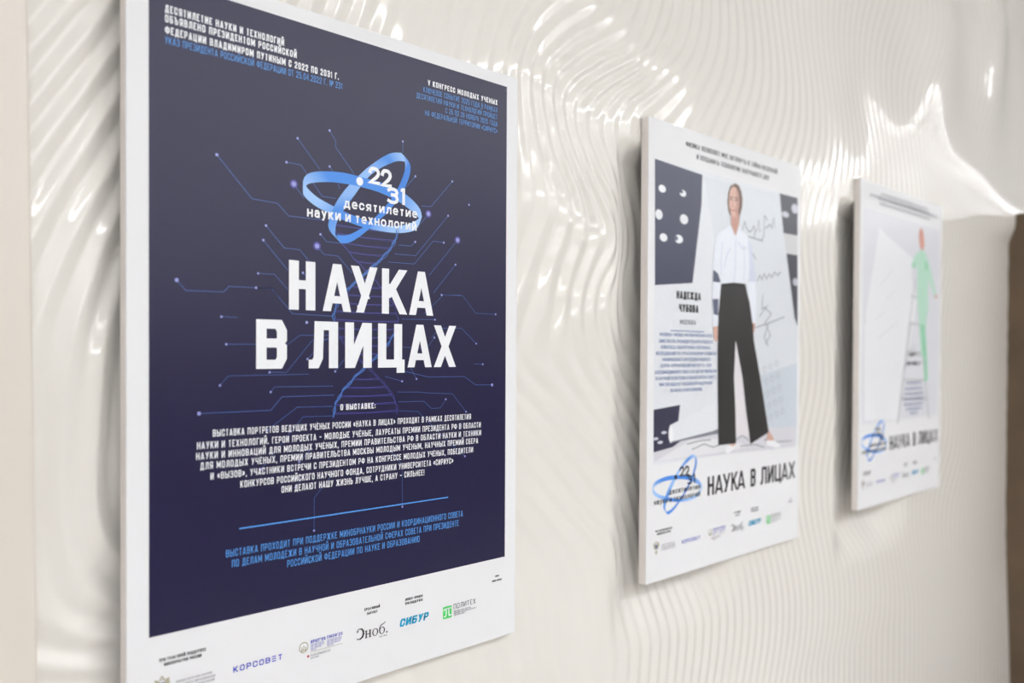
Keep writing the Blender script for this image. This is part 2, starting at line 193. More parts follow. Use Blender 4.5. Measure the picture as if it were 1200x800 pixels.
5478,5426,5377,5336,5311,5305,5319,5352,5400,5456,5511,5558,5590,5603,5597,5572,5534,5490,5449,5417,5400,5402,5423,5459,5506,5555,5599,5631,5644,5638,5612,5571,5520,5468,5423,5392,5379,5386,5412,5453,5502,5551,5591,5618,5625,5614,5584,5543,5496,5453,5419,5401,5402,5423,5460,5508,5559,5604,5638,5653,5649,5625,5586,5536,5483,5431,
5605,5551,5501,5461,5438,5434,5450,5486,5534,5589,5642,5685,5712,5719,5707,5678,5637,5592,5551,5521,5508,5513,5537,5576,5624,5672,5714,5742,5752,5742,5713,5669,5618,5568,5526,5499,5491,5503,5533,5577,5627,5675,5713,5736,5739,5723,5691,5647,5600,5557,5525,5511,5515,5539,5578,5626,5675,5717,5746,5756,5746,5717,5673,5621,5567,5515,
5732,5676,5626,5586,5564,5563,5582,5619,5668,5721,5771,5809,5831,5833,5816,5783,5740,5694,5654,5626,5616,5625,5653,5694,5742,5790,5830,5854,5860,5846,5814,5768,5717,5669,5630,5607,5604,5621,5656,5702,5752,5799,5834,5853,5852,5832,5796,5750,5703,5661,5632,5620,5628,5654,5695,5742,5789,5828,5852,5857,5841,5807,5760,5705,5650,5599,
5859,5801,5750,5712,5691,5692,5713,5751,5800,5852,5898,5932,5949,5945,5923,5886,5841,5795,5757,5732,5726,5739,5769,5812,5861,5908,5945,5966,5968,5950,5915,5868,5818,5771,5736,5718,5720,5742,5779,5827,5878,5923,5955,5969,5964,5939,5900,5853,5805,5765,5738,5730,5741,5770,5811,5858,5903,5938,5957,5956,5935,5897,5846,5790,5734,5683,
5985,5926,5874,5836,5818,5821,5843,5882,5931,5980,6023,6053,6064,6055,6028,5988,5942,5896,5860,5838,5836,5853,5886,5931,5981,6026,6060,6078,6076,6054,6017,5969,5919,5875,5844,5831,5837,5863,5904,5953,6003,6046,6074,6084,6074,6046,6004,5955,5907,5869,5845,5840,5854,5885,5927,5973,6016,6046,6060,6054,6028,5986,5932,5874,5819,5768,
6112,6051,5998,5961,5944,5948,5973,6012,6060,6107,6146,6171,6177,6163,6132,6089,6042,5997,5963,5945,5947,5968,6004,6051,6101,6144,6176,6190,6184,6159,6119,6071,6022,5981,5953,5945,5956,5986,6030,6080,6129,6169,6193,6198,6184,6151,6106,6056,6009,5972,5951,5949,5967,5999,6042,6087,6127,6153,6162,6151,6120,6074,6018,5960,5905,5856,
6238,6174,6120,6084,6068,6075,6101,6141,6187,6232,6268,6287,6288,6269,6235,6190,6142,6099,6068,6054,6060,6084,6124,6172,6221,6263,6292,6302,6292,6264,6222,6174,6126,6088,6065,6061,6077,6110,6156,6206,6254,6290,6311,6311,6291,6255,6207,6157,6110,6075,6057,6059,6079,6113,6156,6200,6236,6259,6263,6247,6212,6163,6106,6048,5994,5947,
6361,6295,6240,6205,6191,6200,6227,6268,6313,6355,6387,6402,6397,6375,6337,6290,6242,6201,6174,6164,6174,6203,6245,6294,6343,6383,6408,6414,6401,6370,6326,6278,6232,6197,6178,6178,6198,6235,6282,6332,6377,6410,6426,6421,6397,6357,6307,6255,6210,6177,6163,6167,6190,6226,6269,6311,6344,6362,6362,6341,6303,6252,6195,6138,6088,6044,
6480,6412,6358,6323,6312,6323,6352,6393,6437,6477,6505,6515,6506,6479,6439,6391,6344,6306,6282,6276,6291,6323,6368,6418,6466,6504,6525,6527,6510,6476,6431,6383,6339,6306,6291,6296,6320,6359,6407,6456,6499,6528,6539,6529,6500,6456,6404,6352,6308,6279,6267,6275,6300,6338,6380,6421,6451,6465,6460,6436,6395,6343,6287,6233,6187,6149,
6593,6525,6471,6439,6431,6444,6476,6517,6561,6598,6622,6628,6615,6585,6542,6494,6448,6412,6392,6392,6411,6446,6493,6544,6590,6625,6642,6640,6619,6582,6536,6487,6445,6416,6405,6414,6441,6482,6531,6579,6618,6643,6648,6633,6600,6553,6499,6448,6406,6379,6371,6382,6410,6449,6491,6530,6557,6567,6558,6530,6488,6435,6381,6332,6293,6262,
6698,6632,6581,6552,6548,6565,6599,6641,6684,6719,6739,6741,6724,6691,6646,6598,6554,6521,6506,6509,6533,6571,6620,6670,6714,6746,6759,6753,6727,6688,6640,6592,6552,6526,6518,6531,6561,6603,6652,6698,6734,6754,6754,6734,6696,6647,6592,6542,6502,6478,6474,6489,6519,6559,6602,6639,6663,6669,6657,6626,6582,6531,6480,6436,6404,6383,
6795,6733,6687,6664,6664,6686,6722,6766,6808,6840,6857,6855,6834,6798,6752,6705,6663,6633,6622,6630,6656,6698,6747,6796,6838,6866,6874,6863,6834,6791,6742,6695,6656,6634,6630,6646,6678,6722,6770,6814,6846,6861,6856,6831,6790,6738,6684,6634,6597,6578,6578,6596,6630,6671,6713,6748,6769,6773,6757,6724,6679,6629,6582,6544,6521,6509,
6885,6830,6790,6774,6781,6807,6847,6891,6932,6962,6975,6970,6946,6907,6860,6813,6773,6747,6739,6751,6781,6825,6874,6922,6961,6984,6987,6971,6938,6892,6842,6795,6759,6739,6739,6758,6793,6838,6885,6926,6955,6965,6955,6926,6882,6829,6774,6727,6694,6679,6683,6706,6742,6785,6826,6860,6878,6878,6859,6825,6779,6731,6688,6656,6641,6639,
6969,6923,6893,6885,6898,6930,6973,7018,7058,7085,7095,7086,7058,7017,6970,6923,6885,6862,6858,6874,6906,6951,7000,7045,7080,7098,7097,7075,7038,6990,6939,6893,6859,6842,6846,6868,6905,6951,6997,7036,7060,7066,7052,7019,6972,6919,6866,6821,6792,6782,6791,6818,6857,6901,6942,6973,6989,6986,6964,6928,6882,6836,6796,6771,6762,6768,
7049,7015,6995,6996,7017,7054,7100,7146,7185,7209,7215,7202,7171,7128,7079,7033,6998,6978,6977,6996,7030,7075,7123,7166,7196,7209,7202,7176,7134,7084,7032,6987,6956,6943,6951,6976,7015,7061,7106,7143,7164,7165,7147,7111,7063,7009,6958,6918,6893,6888,6902,6933,6975,7020,7061,7090,7103,7096,7072,7033,6988,6943,6907,6886,6883,6896,
7130,7107,7098,7109,7137,7180,7228,7275,7312,7333,7335,7317,7283,7237,7188,7143,7109,7093,7095,7116,7152,7197,7243,7282,7308,7315,7303,7272,7227,7174,7123,7080,7052,7043,7054,7082,7124,7170,7214,7248,7266,7264,7242,7204,7155,7102,7054,7017,6998,6998,7018,7053,7097,7143,7183,7209,7219,7209,7181,7141,7095,7051,7017,7000,7002,7020,
7213,7202,7204,7224,7260,7307,7357,7404,7438,7456,7453,7431,7393,7346,7295,7251,7220,7205,7211,7234,7271,7316,7359,7395,7415,7417,7399,7364,7315,7262,7211,7170,7146,7141,7156,7188,7232,7279,7322,7354,7368,7363,7338,7298,7249,7197,7152,7120,7107,7113,7137,7176,7222,7269,7307,7331,7337,7323,7292,7250,7203,7160,7128,7114,7118,7138,
7300,7300,7313,7342,7384,7434,7486,7532,7564,7577,7570,7543,7501,7451,7401,7357,7327,7316,7324,7349,7387,7430,7471,7503,7518,7515,7492,7452,7401,7347,7297,7260,7240,7239,7259,7295,7340,7388,7430,7460,7471,7463,7436,7395,7346,7296,7255,7228,7220,7232,7261,7303,7351,7398,7434,7455,7456,7439,7404,7359,7311,7268,7238,7225,7231,7251,
7393,7404,7426,7462,7509,7563,7615,7658,7686,7695,7682,7651,7606,7554,7502,7460,7432,7423,7434,7461,7499,7541,7579,7606,7617,7608,7580,7537,7485,7431,7384,7350,7334,7339,7363,7403,7451,7499,7540,7568,7576,7565,7536,7494,7446,7400,7362,7341,7338,7355,7389,7434,7483,7528,7562,7579,7576,7554,7516,7469,7419,7376,7346,7333,7339,7359,
7493,7512,7542,7584,7635,7690,7742,7782,7806,7809,7791,7755,7706,7652,7601,7559,7534,7528,7540,7569,7607,7648,7683,7706,7712,7699,7667,7621,7568,7515,7470,7441,7430,7441,7470,7513,7563,7612,7653,7678,7684,7670,7640,7597,7550,7507,7474,7458,7461,7483,7520,7568,7617,7661,7691,7704,7696,7669,7627,7577,7526,7482,7452,7439,7444,7462,
7600,7626,7661,7708,7761,7817,7866,7903,7922,7919,7896,7855,7803,7747,7695,7655,7632,7629,7644,7674,7712,7752,7784,7803,7805,7787,7752,7704,7651,7600,7559,7534,7530,7546,7580,7627,7679,7729,7768,7791,7794,7778,7746,7704,7658,7618,7590,7578,7586,7613,7654,7703,7752,7793,7820,7827,7814,7783,7737,7684,7631,7587,7557,7543,7547,7562,
7713,7744,7783,7832,7887,7941,7988,8020,8033,8024,7995,7949,7894,7837,7786,7748,7727,7727,7745,7776,7815,7853,7883,7898,7896,7874,7837,7788,7735,7687,7650,7631,7633,7655,7694,7745,7799,7848,7886,7907,7908,7889,7856,7813,7770,7732,7708,7702,7715,7745,7789,7838,7886,7924,7947,7949,7931,7894,7845,7789,7735,7690,7660,7646,7648,7661,
7832,7865,7906,7956,8010,8062,8105,8132,8139,8124,8089,8039,7981,7923,7873,7837,7820,7823,7844,7877,7916,7953,7980,7992,7986,7962,7922,7873,7822,7777,7745,7732,7740,7768,7812,7866,7922,7971,8007,8025,8023,8003,7968,7926,7884,7849,7829,7828,7845,7879,7924,7973,8019,8054,8071,8068,8044,8003,7950,7892,7837,7792,7762,7749,7750,7761,
7954,7988,8030,8079,8131,8180,8218,8239,8239,8218,8178,8124,8064,8006,7958,7925,7912,7918,7942,7977,8016,8052,8077,8087,8077,8051,8010,7961,7912,7871,7845,7839,7853,7887,7935,7992,8049,8097,8131,8146,8141,8118,8082,8040,7999,7968,7952,7954,7975,8012,8058,8107,8150,8180,8192,8184,8155,8109,8052,7993,7938,7894,7865,7853,7854,7863,
8079,8111,8152,8199,8249,8293,8326,8340,8334,8307,8262,8205,8144,8087,8040,8011,8002,8013,8040,8077,8117,8152,8176,8182,8170,8142,8100,8052,8007,7970,7950,7950,7970,8010,8062,8121,8178,8226,8257,8269,8260,8235,8197,8155,8116,8087,8075,8081,8105,8144,8190,8238,8278,8303,8310,8295,8261,8211,8152,8092,8038,7996,7969,7959,7962,7971,
8203,8233,8271,8316,8362,8402,8429,8437,8425,8392,8343,8283,8222,8166,8123,8098,8094,8109,8140,8179,8220,8254,8276,8280,8266,8236,8194,8148,8106,8074,8060,8066,8093,8137,8193,8254,8311,8356,8384,8392,8380,8351,8312,8270,8232,8206,8197,8206,8233,8273,8320,8365,8401,8422,8423,8403,8364,8311,8250,8190,8138,8099,8076,8069,8075,8086,
8324,8352,8387,8429,8471,8506,8527,8529,8511,8473,8421,8360,8298,8245,8206,8186,8187,8207,8241,8283,8325,8358,8378,8380,8365,8333,8292,8248,8209,8183,8175,8187,8219,8268,8327,8389,8444,8487,8511,8514,8498,8467,8426,8383,8347,8323,8317,8330,8359,8399,8445,8488,8520,8536,8532,8507,8463,8408,8346,8288,8238,8204,8186,8184,8194,8210,
8440,8466,8499,8537,8575,8605,8620,8617,8593,8552,8496,8435,8375,8325,8291,8277,8283,8308,8346,8391,8433,8466,8484,8484,8467,8435,8394,8353,8318,8297,8294,8312,8349,8402,8463,8524,8578,8617,8637,8635,8615,8580,8537,8494,8459,8438,8435,8450,8481,8522,8567,8607,8635,8646,8636,8607,8560,8503,8442,8386,8341,8312,8300,8305,8322,8344,
8550,8574,8605,8640,8674,8700,8710,8702,8674,8629,8572,8511,8453,8407,8379,8371,8383,8413,8455,8502,8545,8577,8594,8592,8573,8540,8500,8461,8430,8414,8417,8440,8482,8537,8599,8660,8710,8745,8760,8753,8728,8690,8645,8603,8569,8550,8549,8567,8599,8641,8684,8722,8746,8752,8737,8704,8655,8596,8537,8485,8445,8423,8420,8433,8457,8487,
8653,8675,8705,8739,8770,8791,8797,8785,8753,8705,8648,8588,8534,8493,8470,8469,8488,8523,8569,8617,8661,8692,8706,8703,8682,8649,8610,8573,8546,8534,8542,8570,8616,8673,8735,8794,8841,8871,8880,8868,8838,8796,8750,8707,8675,8659,8661,8680,8714,8756,8798,8832,8852,8854,8835,8799,8748,8690,8634,8586,8553,8539,8545,8567,8600,8639,
8747,8771,8800,8833,8862,8880,8883,8866,8832,8783,8726,8668,8618,8583,8567,8572,8597,8638,8687,8737,8780,8810,8822,8816,8794,8760,8722,8688,8664,8657,8669,8701,8750,8808,8869,8925,8968,8992,8995,8978,8943,8898,8851,8808,8777,8763,8768,8791,8826,8868,8908,8940,8956,8954,8932,8892,8841,8785,8732,8690,8665,8660,8675,8707,8751,8800,
8834,8859,8890,8923,8951,8967,8967,8948,8912,8862,8806,8752,8707,8678,8668,8681,8712,8757,8809,8860,8903,8931,8941,8932,8908,8873,8836,8803,8783,8780,8796,8832,8882,8941,9001,9053,9090,9109,9105,9082,9043,8996,8947,8905,8876,8865,8873,8898,8935,8976,9016,9045,9058,9052,9027,8986,8935,8881,8833,8798,8781,8786,8811,8854,8908,8966,
8913,8943,8977,9011,9039,9054,9051,9031,8993,8944,8891,8840,8800,8778,8775,8794,8831,8881,8935,8987,9028,9054,9061,9049,9023,8987,8950,8920,8902,8903,8923,8961,9012,9071,9128,9176,9208,9220,9210,9182,9139,9088,9039,8998,8972,8964,8976,9003,9041,9083,9121,9148,9158,9149,9122,9081,9031,8980,8938,8910,8902,8917,8952,9005,9069,9138,
8987,9022,9060,9097,9126,9140,9137,9115,9078,9030,8979,8933,8899,8883,8888,8913,8955,9008,9064,9116,9155,9178,9181,9166,9138,9101,9065,9036,9021,9024,9047,9087,9139,9196,9250,9294,9320,9325,9310,9276,9229,9177,9128,9089,9066,9062,9076,9107,9147,9189,9226,9251,9259,9248,9219,9177,9129,9083,9046,9026,9028,9052,9097,9159,9233,9310,
9056,9099,9143,9183,9213,9228,9224,9202,9165,9119,9071,9030,9002,8993,9004,9036,9083,9139,9196,9246,9283,9302,9301,9283,9251,9214,9177,9150,9138,9144,9169,9210,9262,9318,9368,9406,9426,9425,9404,9365,9315,9262,9214,9177,9158,9158,9177,9210,9252,9295,9332,9355,9360,9347,9318,9277,9231,9189,9159,9147,9157,9191,9245,9316,9397,9482,
9125,9175,9226,9270,9303,9318,9314,9292,9256,9212,9168,9132,9110,9107,9125,9162,9213,9271,9328,9377,9410,9425,9420,9398,9363,9324,9288,9262,9251,9260,9287,9330,9381,9434,9481,9513,9527,9520,9493,9450,9398,9345,9298,9264,9249,9254,9278,9315,9359,9403,9438,9460,9464,9449,9419,9379,9337,9300,9276,9272,9291,9333,9395,9473,9560,9650,
9194,9253,9310,9359,9394,9411,9407,9386,9351,9309,9269,9237,9222,9225,9249,9291,9345,9404,9461,9506,9536,9546,9536,9509,9472,9431,9395,9370,9362,9373,9402,9445,9495,9546,9588,9615,9623,9611,9579,9532,9479,9426,9381,9352,9342,9352,9380,9421,9467,9512,9547,9568,9570,9554,9524,9486,9447,9415,9398,9401,9428,9477,9545,9628,9719,9812,
9266,9334,9398,9452,9489,9506,9503,9482,9448,9409,9373,9346,9337,9346,9376,9421,9478,9537,9592,9634,9659,9664,9649,9618,9578,9536,9499,9476,9470,9483,9513,9556,9606,9653,9691,9713,9716,9697,9661,9612,9558,9506,9465,9441,9436,9452,9485,9529,9578,9624,9659,9678,9679,9663,9633,9596,9561,9534,9523,9533,9566,9622,9695,9781,9873,9966,
9344,9421,9491,9548,9587,9605,9602,9581,9548,9512,9479,9458,9454,9469,9503,9552,9610,9669,9721,9759,9779,9778,9758,9723,9680,9636,9600,9578,9574,9589,9621,9664,9712,9757,9791,9808,9805,9782,9742,9691,9637,9588,9551,9532,9533,9555,9593,9641,9693,9739,9774,9792,9791,9775,9745,9711,9678,9656,9651,9668,9707,9766,9842,9929,10020,10110,
9430,9513,9589,9649,9689,9706,9703,9682,9651,9616,9588,9571,9572,9592,9630,9682,9741,9799,9847,9881,9895,9888,9863,9824,9778,9734,9698,9678,9676,9693,9726,9770,9816,9858,9887,9899,9892,9865,9822,9770,9717,9671,9639,9626,9633,9661,9705,9757,9811,9858,9892,9909,9907,9890,9861,9828,9799,9782,9782,9804,9847,9910,9987,10072,10159,10244,
9525,9613,9692,9753,9793,9810,9806,9785,9754,9722,9697,9685,9691,9715,9757,9811,9869,9925,9971,9999,10007,9995,9964,9921,9873,9828,9794,9775,9776,9795,9829,9873,9918,9957,9982,9990,9978,9947,9902,9850,9799,9757,9730,9723,9738,9772,9820,9876,9932,9979,10013,10028,10026,10007,9979,9948,9922,9909,9914,9940,9987,10052,10128,10210,10291,10368,
9629,9721,9801,9862,9901,9916,9910,9889,9859,9829,9807,9799,9809,9838,9882,9937,9996,10049,10090,10113,10116,10097,10062,10016,9966,9921,9888,9871,9875,9896,9932,9975,10019,10055,10076,10080,10064,10030,9984,9933,9884,9846,9825,9825,9846,9886,9940,9999,10056,10104,10136,10150,10146,10127,10100,10070,10048,10038,10047,10077,10126,10191,10265,10342,10415,10483,
9743,9835,9914,9974,10010,10023,10015,9992,9963,9935,9916,9912,9926,9958,10006,10062,10119,10170,10206,10224,10221,10197,10157,10108,10057,10012,9981,9967,9973,9997,10034,10077,10119,10152,10171,10170,10150,10114,10068,10017,9972,9939,9924,9931,9958,10004,10062,10125,10183,10231,10262,10274,10269,10249,10221,10194,10174,10168,10180,10213,10263,10327,10398,10468,10532,10589,
9866,9956,10032,10088,10121,10130,10119,10096,10066,10040,10024,10024,10042,10078,10127,10184,10240,10287,10320,10332,10324,10295,10251,10200,10148,10104,10075,10064,10072,10098,10137,10180,10221,10251,10266,10262,10239,10201,10154,10105,10063,10035,10026,10040,10074,10125,10187,10252,10311,10358,10388,10399,10391,10371,10344,10318,10300,10297,10313,10347,10398,10461,10527,10590,10644,10688,
9995,10081,10152,10203,10231,10236,10223,10198,10169,10144,10131,10135,10157,10195,10247,10304,10358,10403,10431,10439,10425,10392,10345,10292,10240,10197,10170,10162,10174,10202,10241,10284,10323,10351,10362,10355,10329,10289,10242,10195,10157,10134,10132,10151,10192,10248,10314,10381,10440,10486,10514,10523,10514,10493,10466,10441,10426,10426,10444,10480,10531,10591,10653,10708,10752,10784,
10129,10208,10273,10318,10341,10342,10325,10299,10270,10247,10238,10245,10270,10312,10365,10422,10476,10518,10542,10545,10527,10490,10440,10385,10334,10293,10268,10263,10277,10307,10348,10390,10427,10452,10460,10450,10421,10380,10333,10288,10254,10236,10239,10265,10311,10371,10440,10509,10568,10613,10640,10646,10636,10614,10588,10564,10551,10554,10574,10611,10662,10719,10776,10823,10857,10878,
10265,10335,10393,10432,10449,10445,10426,10399,10371,10350,10343,10354,10383,10427,10482,10540,10592,10632,10653,10652,10630,10590,10538,10483,10431,10392,10370,10367,10384,10416,10456,10498,10533,10555,10560,10546,10515,10473,10427,10383,10352,10339,10347,10378,10429,10494,10565,10635,10695,10738,10763,10768,10757,10734,10708,10687,10676,10680,10703,10741,10791,10846,10898,10938,10963,10974,
10398,10460,10510,10543,10554,10547,10526,10498,10471,10452,10448,10463,10495,10543,10599,10658,10709,10747,10765,10761,10736,10694,10640,10584,10534,10496,10475,10475,10493,10526,10567,10607,10640,10660,10661,10644,10611,10568,10521,10480,10451,10442,10455,10491,10546,10614,10688,10758,10818,10861,10884,10888,10876,10853,10828,10808,10799,10806,10830,10870,10919,10972,11019,11053,11071,11073,
10525,10580,10623,10650,10658,10648,10625,10597,10571,10555,10554,10572,10608,10658,10717,10776,10827,10864,10880,10874,10847,10802,10748,10691,10641,10604,10585,10586,10605,10638,10678,10717,10748,10764,10763,10743,10708,10663,10617,10577,10551,10545,10562,10601,10659,10730,10806,10878,10937,10980,11003,11006,10994,10972,10948,10929,10923,10932,10957,10997,11046,11097,11140,11170,11181,11176,
10647,10695,10733,10755,10759,10747,10724,10696,10672,10658,10661,10682,10721,10774,10834,10895,10946,10982,10997,10989,10960,10915,10859,10802,10752,10716,10698,10699,10719,10751,10790,10827,10856,10869,10865,10842,10805,10759,10713,10674,10650,10646,10666,10709,10770,10844,10921,10994,11054,11097,11120,11123,11111,11090,11068,11051,11046,11057,11084,11124,11173,11222,11262,11288,11294,11285], dtype=float).reshape(PH_NS, PH_NZ) / 100
def cubic(p, t):
    return p[1] + 0.5 * t * (p[2] - p[0] + t * (2 * p[0] - 5 * p[1] + 4 * p[2] - p[3] + t * (3 * (p[1] - p[2]) + p[3] - p[0])))
def phase(S, Z):
    u = np.clip((S - PH_S0) / PH_D, 1, PH_NS - 2.001); v = np.clip((Z - PH_Z0) / PH_D, 1, PH_NZ - 2.001)
    i = u.astype(int); j = v.astype(int); fu = u - i; fv = v - j
    out = cubic([cubic([PHASE[i + a, j + c] for c in (-1, 0, 1, 2)], fv) for a in (-1, 0, 1, 2)], fu)
    return out + np.where(S > 4.0 - PH_D * 2, (S - (4.0 - PH_D * 2)) / 0.036, 0)
AMP = 0.0012
WALL_Y = 0.0172
def ease(t): t = np.clip(t, 0, 1); return t * t * (3 - 2 * t)
def relief(S, Z):
    p = phase(S, Z)
    w = np.arcsin(0.94 * np.cos(2 * np.pi * p)) / math.asin(0.94)     # two flattish faces, eased at crest and groove
    a = AMP + 0.0019 * np.clip((0.75 - S) / 0.35, 0, 1) + 0.0003 * np.clip((S - 1.15) / 0.15, 0, 1) - 0.0007 * np.clip((S - 1.6) / 0.5, 0, 1)   # the relief runs deeper at the left end
    a = a + np.exp(-((S - 1.12) / 0.16) ** 2) * (0.0014 * np.exp(-((Z - 0.16) / 0.13) ** 2) + 0.0008 * ease((Z - 0.40) / 0.1))
    y = WALL_Y + a * (1 - w)
    for sl, wd, dep, zt in ((0.372, 0.05, 0.014, 0.60), (1.345, 0.10, 0.034, 0.415), (2.303, 0.12, 0.046, 0.425)):
        e = ease((S - sl + wd) / wd) * (1 - ease((S - sl - 0.16) / 0.25)) * ease((zt - Z) / 0.05) * ease((Z + 0.58) / 0.13)
        y = y + dep * e
    for sm, zm, ws, wz, d in ((2.90, 1.02, 0.20, 0.23, 0.040), (3.42, 1.15, 0.17, 0.27, 0.046), (2.02, 0.98, 0.30, 0.16, 0.016), (2.35, 0.70, 0.10, 0.12, -0.006)):
        y = y - d * np.exp(-((S - sm) / ws) ** 2 - ((Z - zm) / wz) ** 2)      # slow swells
    y = y + 0.05 * np.clip(S - 3.10, 0, 0.9) ** 2 * ease((0.52 - Z) / 0.08) * ease((Z + 1.45) / 0.9)
    return y
s_axis = np.concatenate([np.arange(0.235, 1.45, 0.0026), np.arange(1.45, 4.4, 0.0042)])
z_axis = np.concatenate([np.arange(-EYE, -0.62, 0.012), np.arange(-0.62, 0.72, 0.0034), np.arange(0.72, CEIL - EYE + 0.001, 0.008)])
S, Z = np.meshgrid(s_axis, z_axis, indexing='ij')
Y = relief(S, Z)
ni, nj = S.shape
vv = np.stack([S, Y, Z + EYE], -1).reshape(-1, 3)
a = (np.arange(ni - 1)[:, None] * nj + np.arange(nj - 1)[None, :]).reshape(-1)
ff = np.stack([a, a + nj, a + nj + 1, a + 1], 1)
me = bpy.data.meshes.new('wall_front')
me.vertices.add(len(vv)); me.vertices.foreach_set('co', vv.astype(np.float32).ravel())
me.loops.add(ff.size); me.loops.foreach_set('vertex_index', ff.astype(np.int32).ravel())
me.polygons.add(len(ff)); me.polygons.foreach_set('loop_start', np.arange(0, ff.size, 4, dtype=np.int32))
me.update(calc_edges=True); me.validate()
structure(link('wall_front', me, None, (M_RELIEF,), smooth=True))

# flat satin pilaster strip the relief butts against, its edge a touch out of plumb
def edge_s(z): return 0.2773 + (-0.01177) * (z - EYE)
fv, fi = [], []
prof = [(-3.1, 0.0), (-0.006, 0.0), (-0.003, 0.0008), (-0.0008, 0.003), (0.0, 0.006), (0.0, 0.06)]
zs = [0, CEIL]
for z in zs:
    for ds, dy in prof: fv.append(((ds if ds < -1 else edge_s(z) + ds), 0.0125 + dy, z))
n = len(prof)
for k in range(n - 1): fi.append((k, k + 1, n + k + 1, n + k))
structure(mesh('trim_1', fv, fi, None, (M_FLAT,), smooth=False))

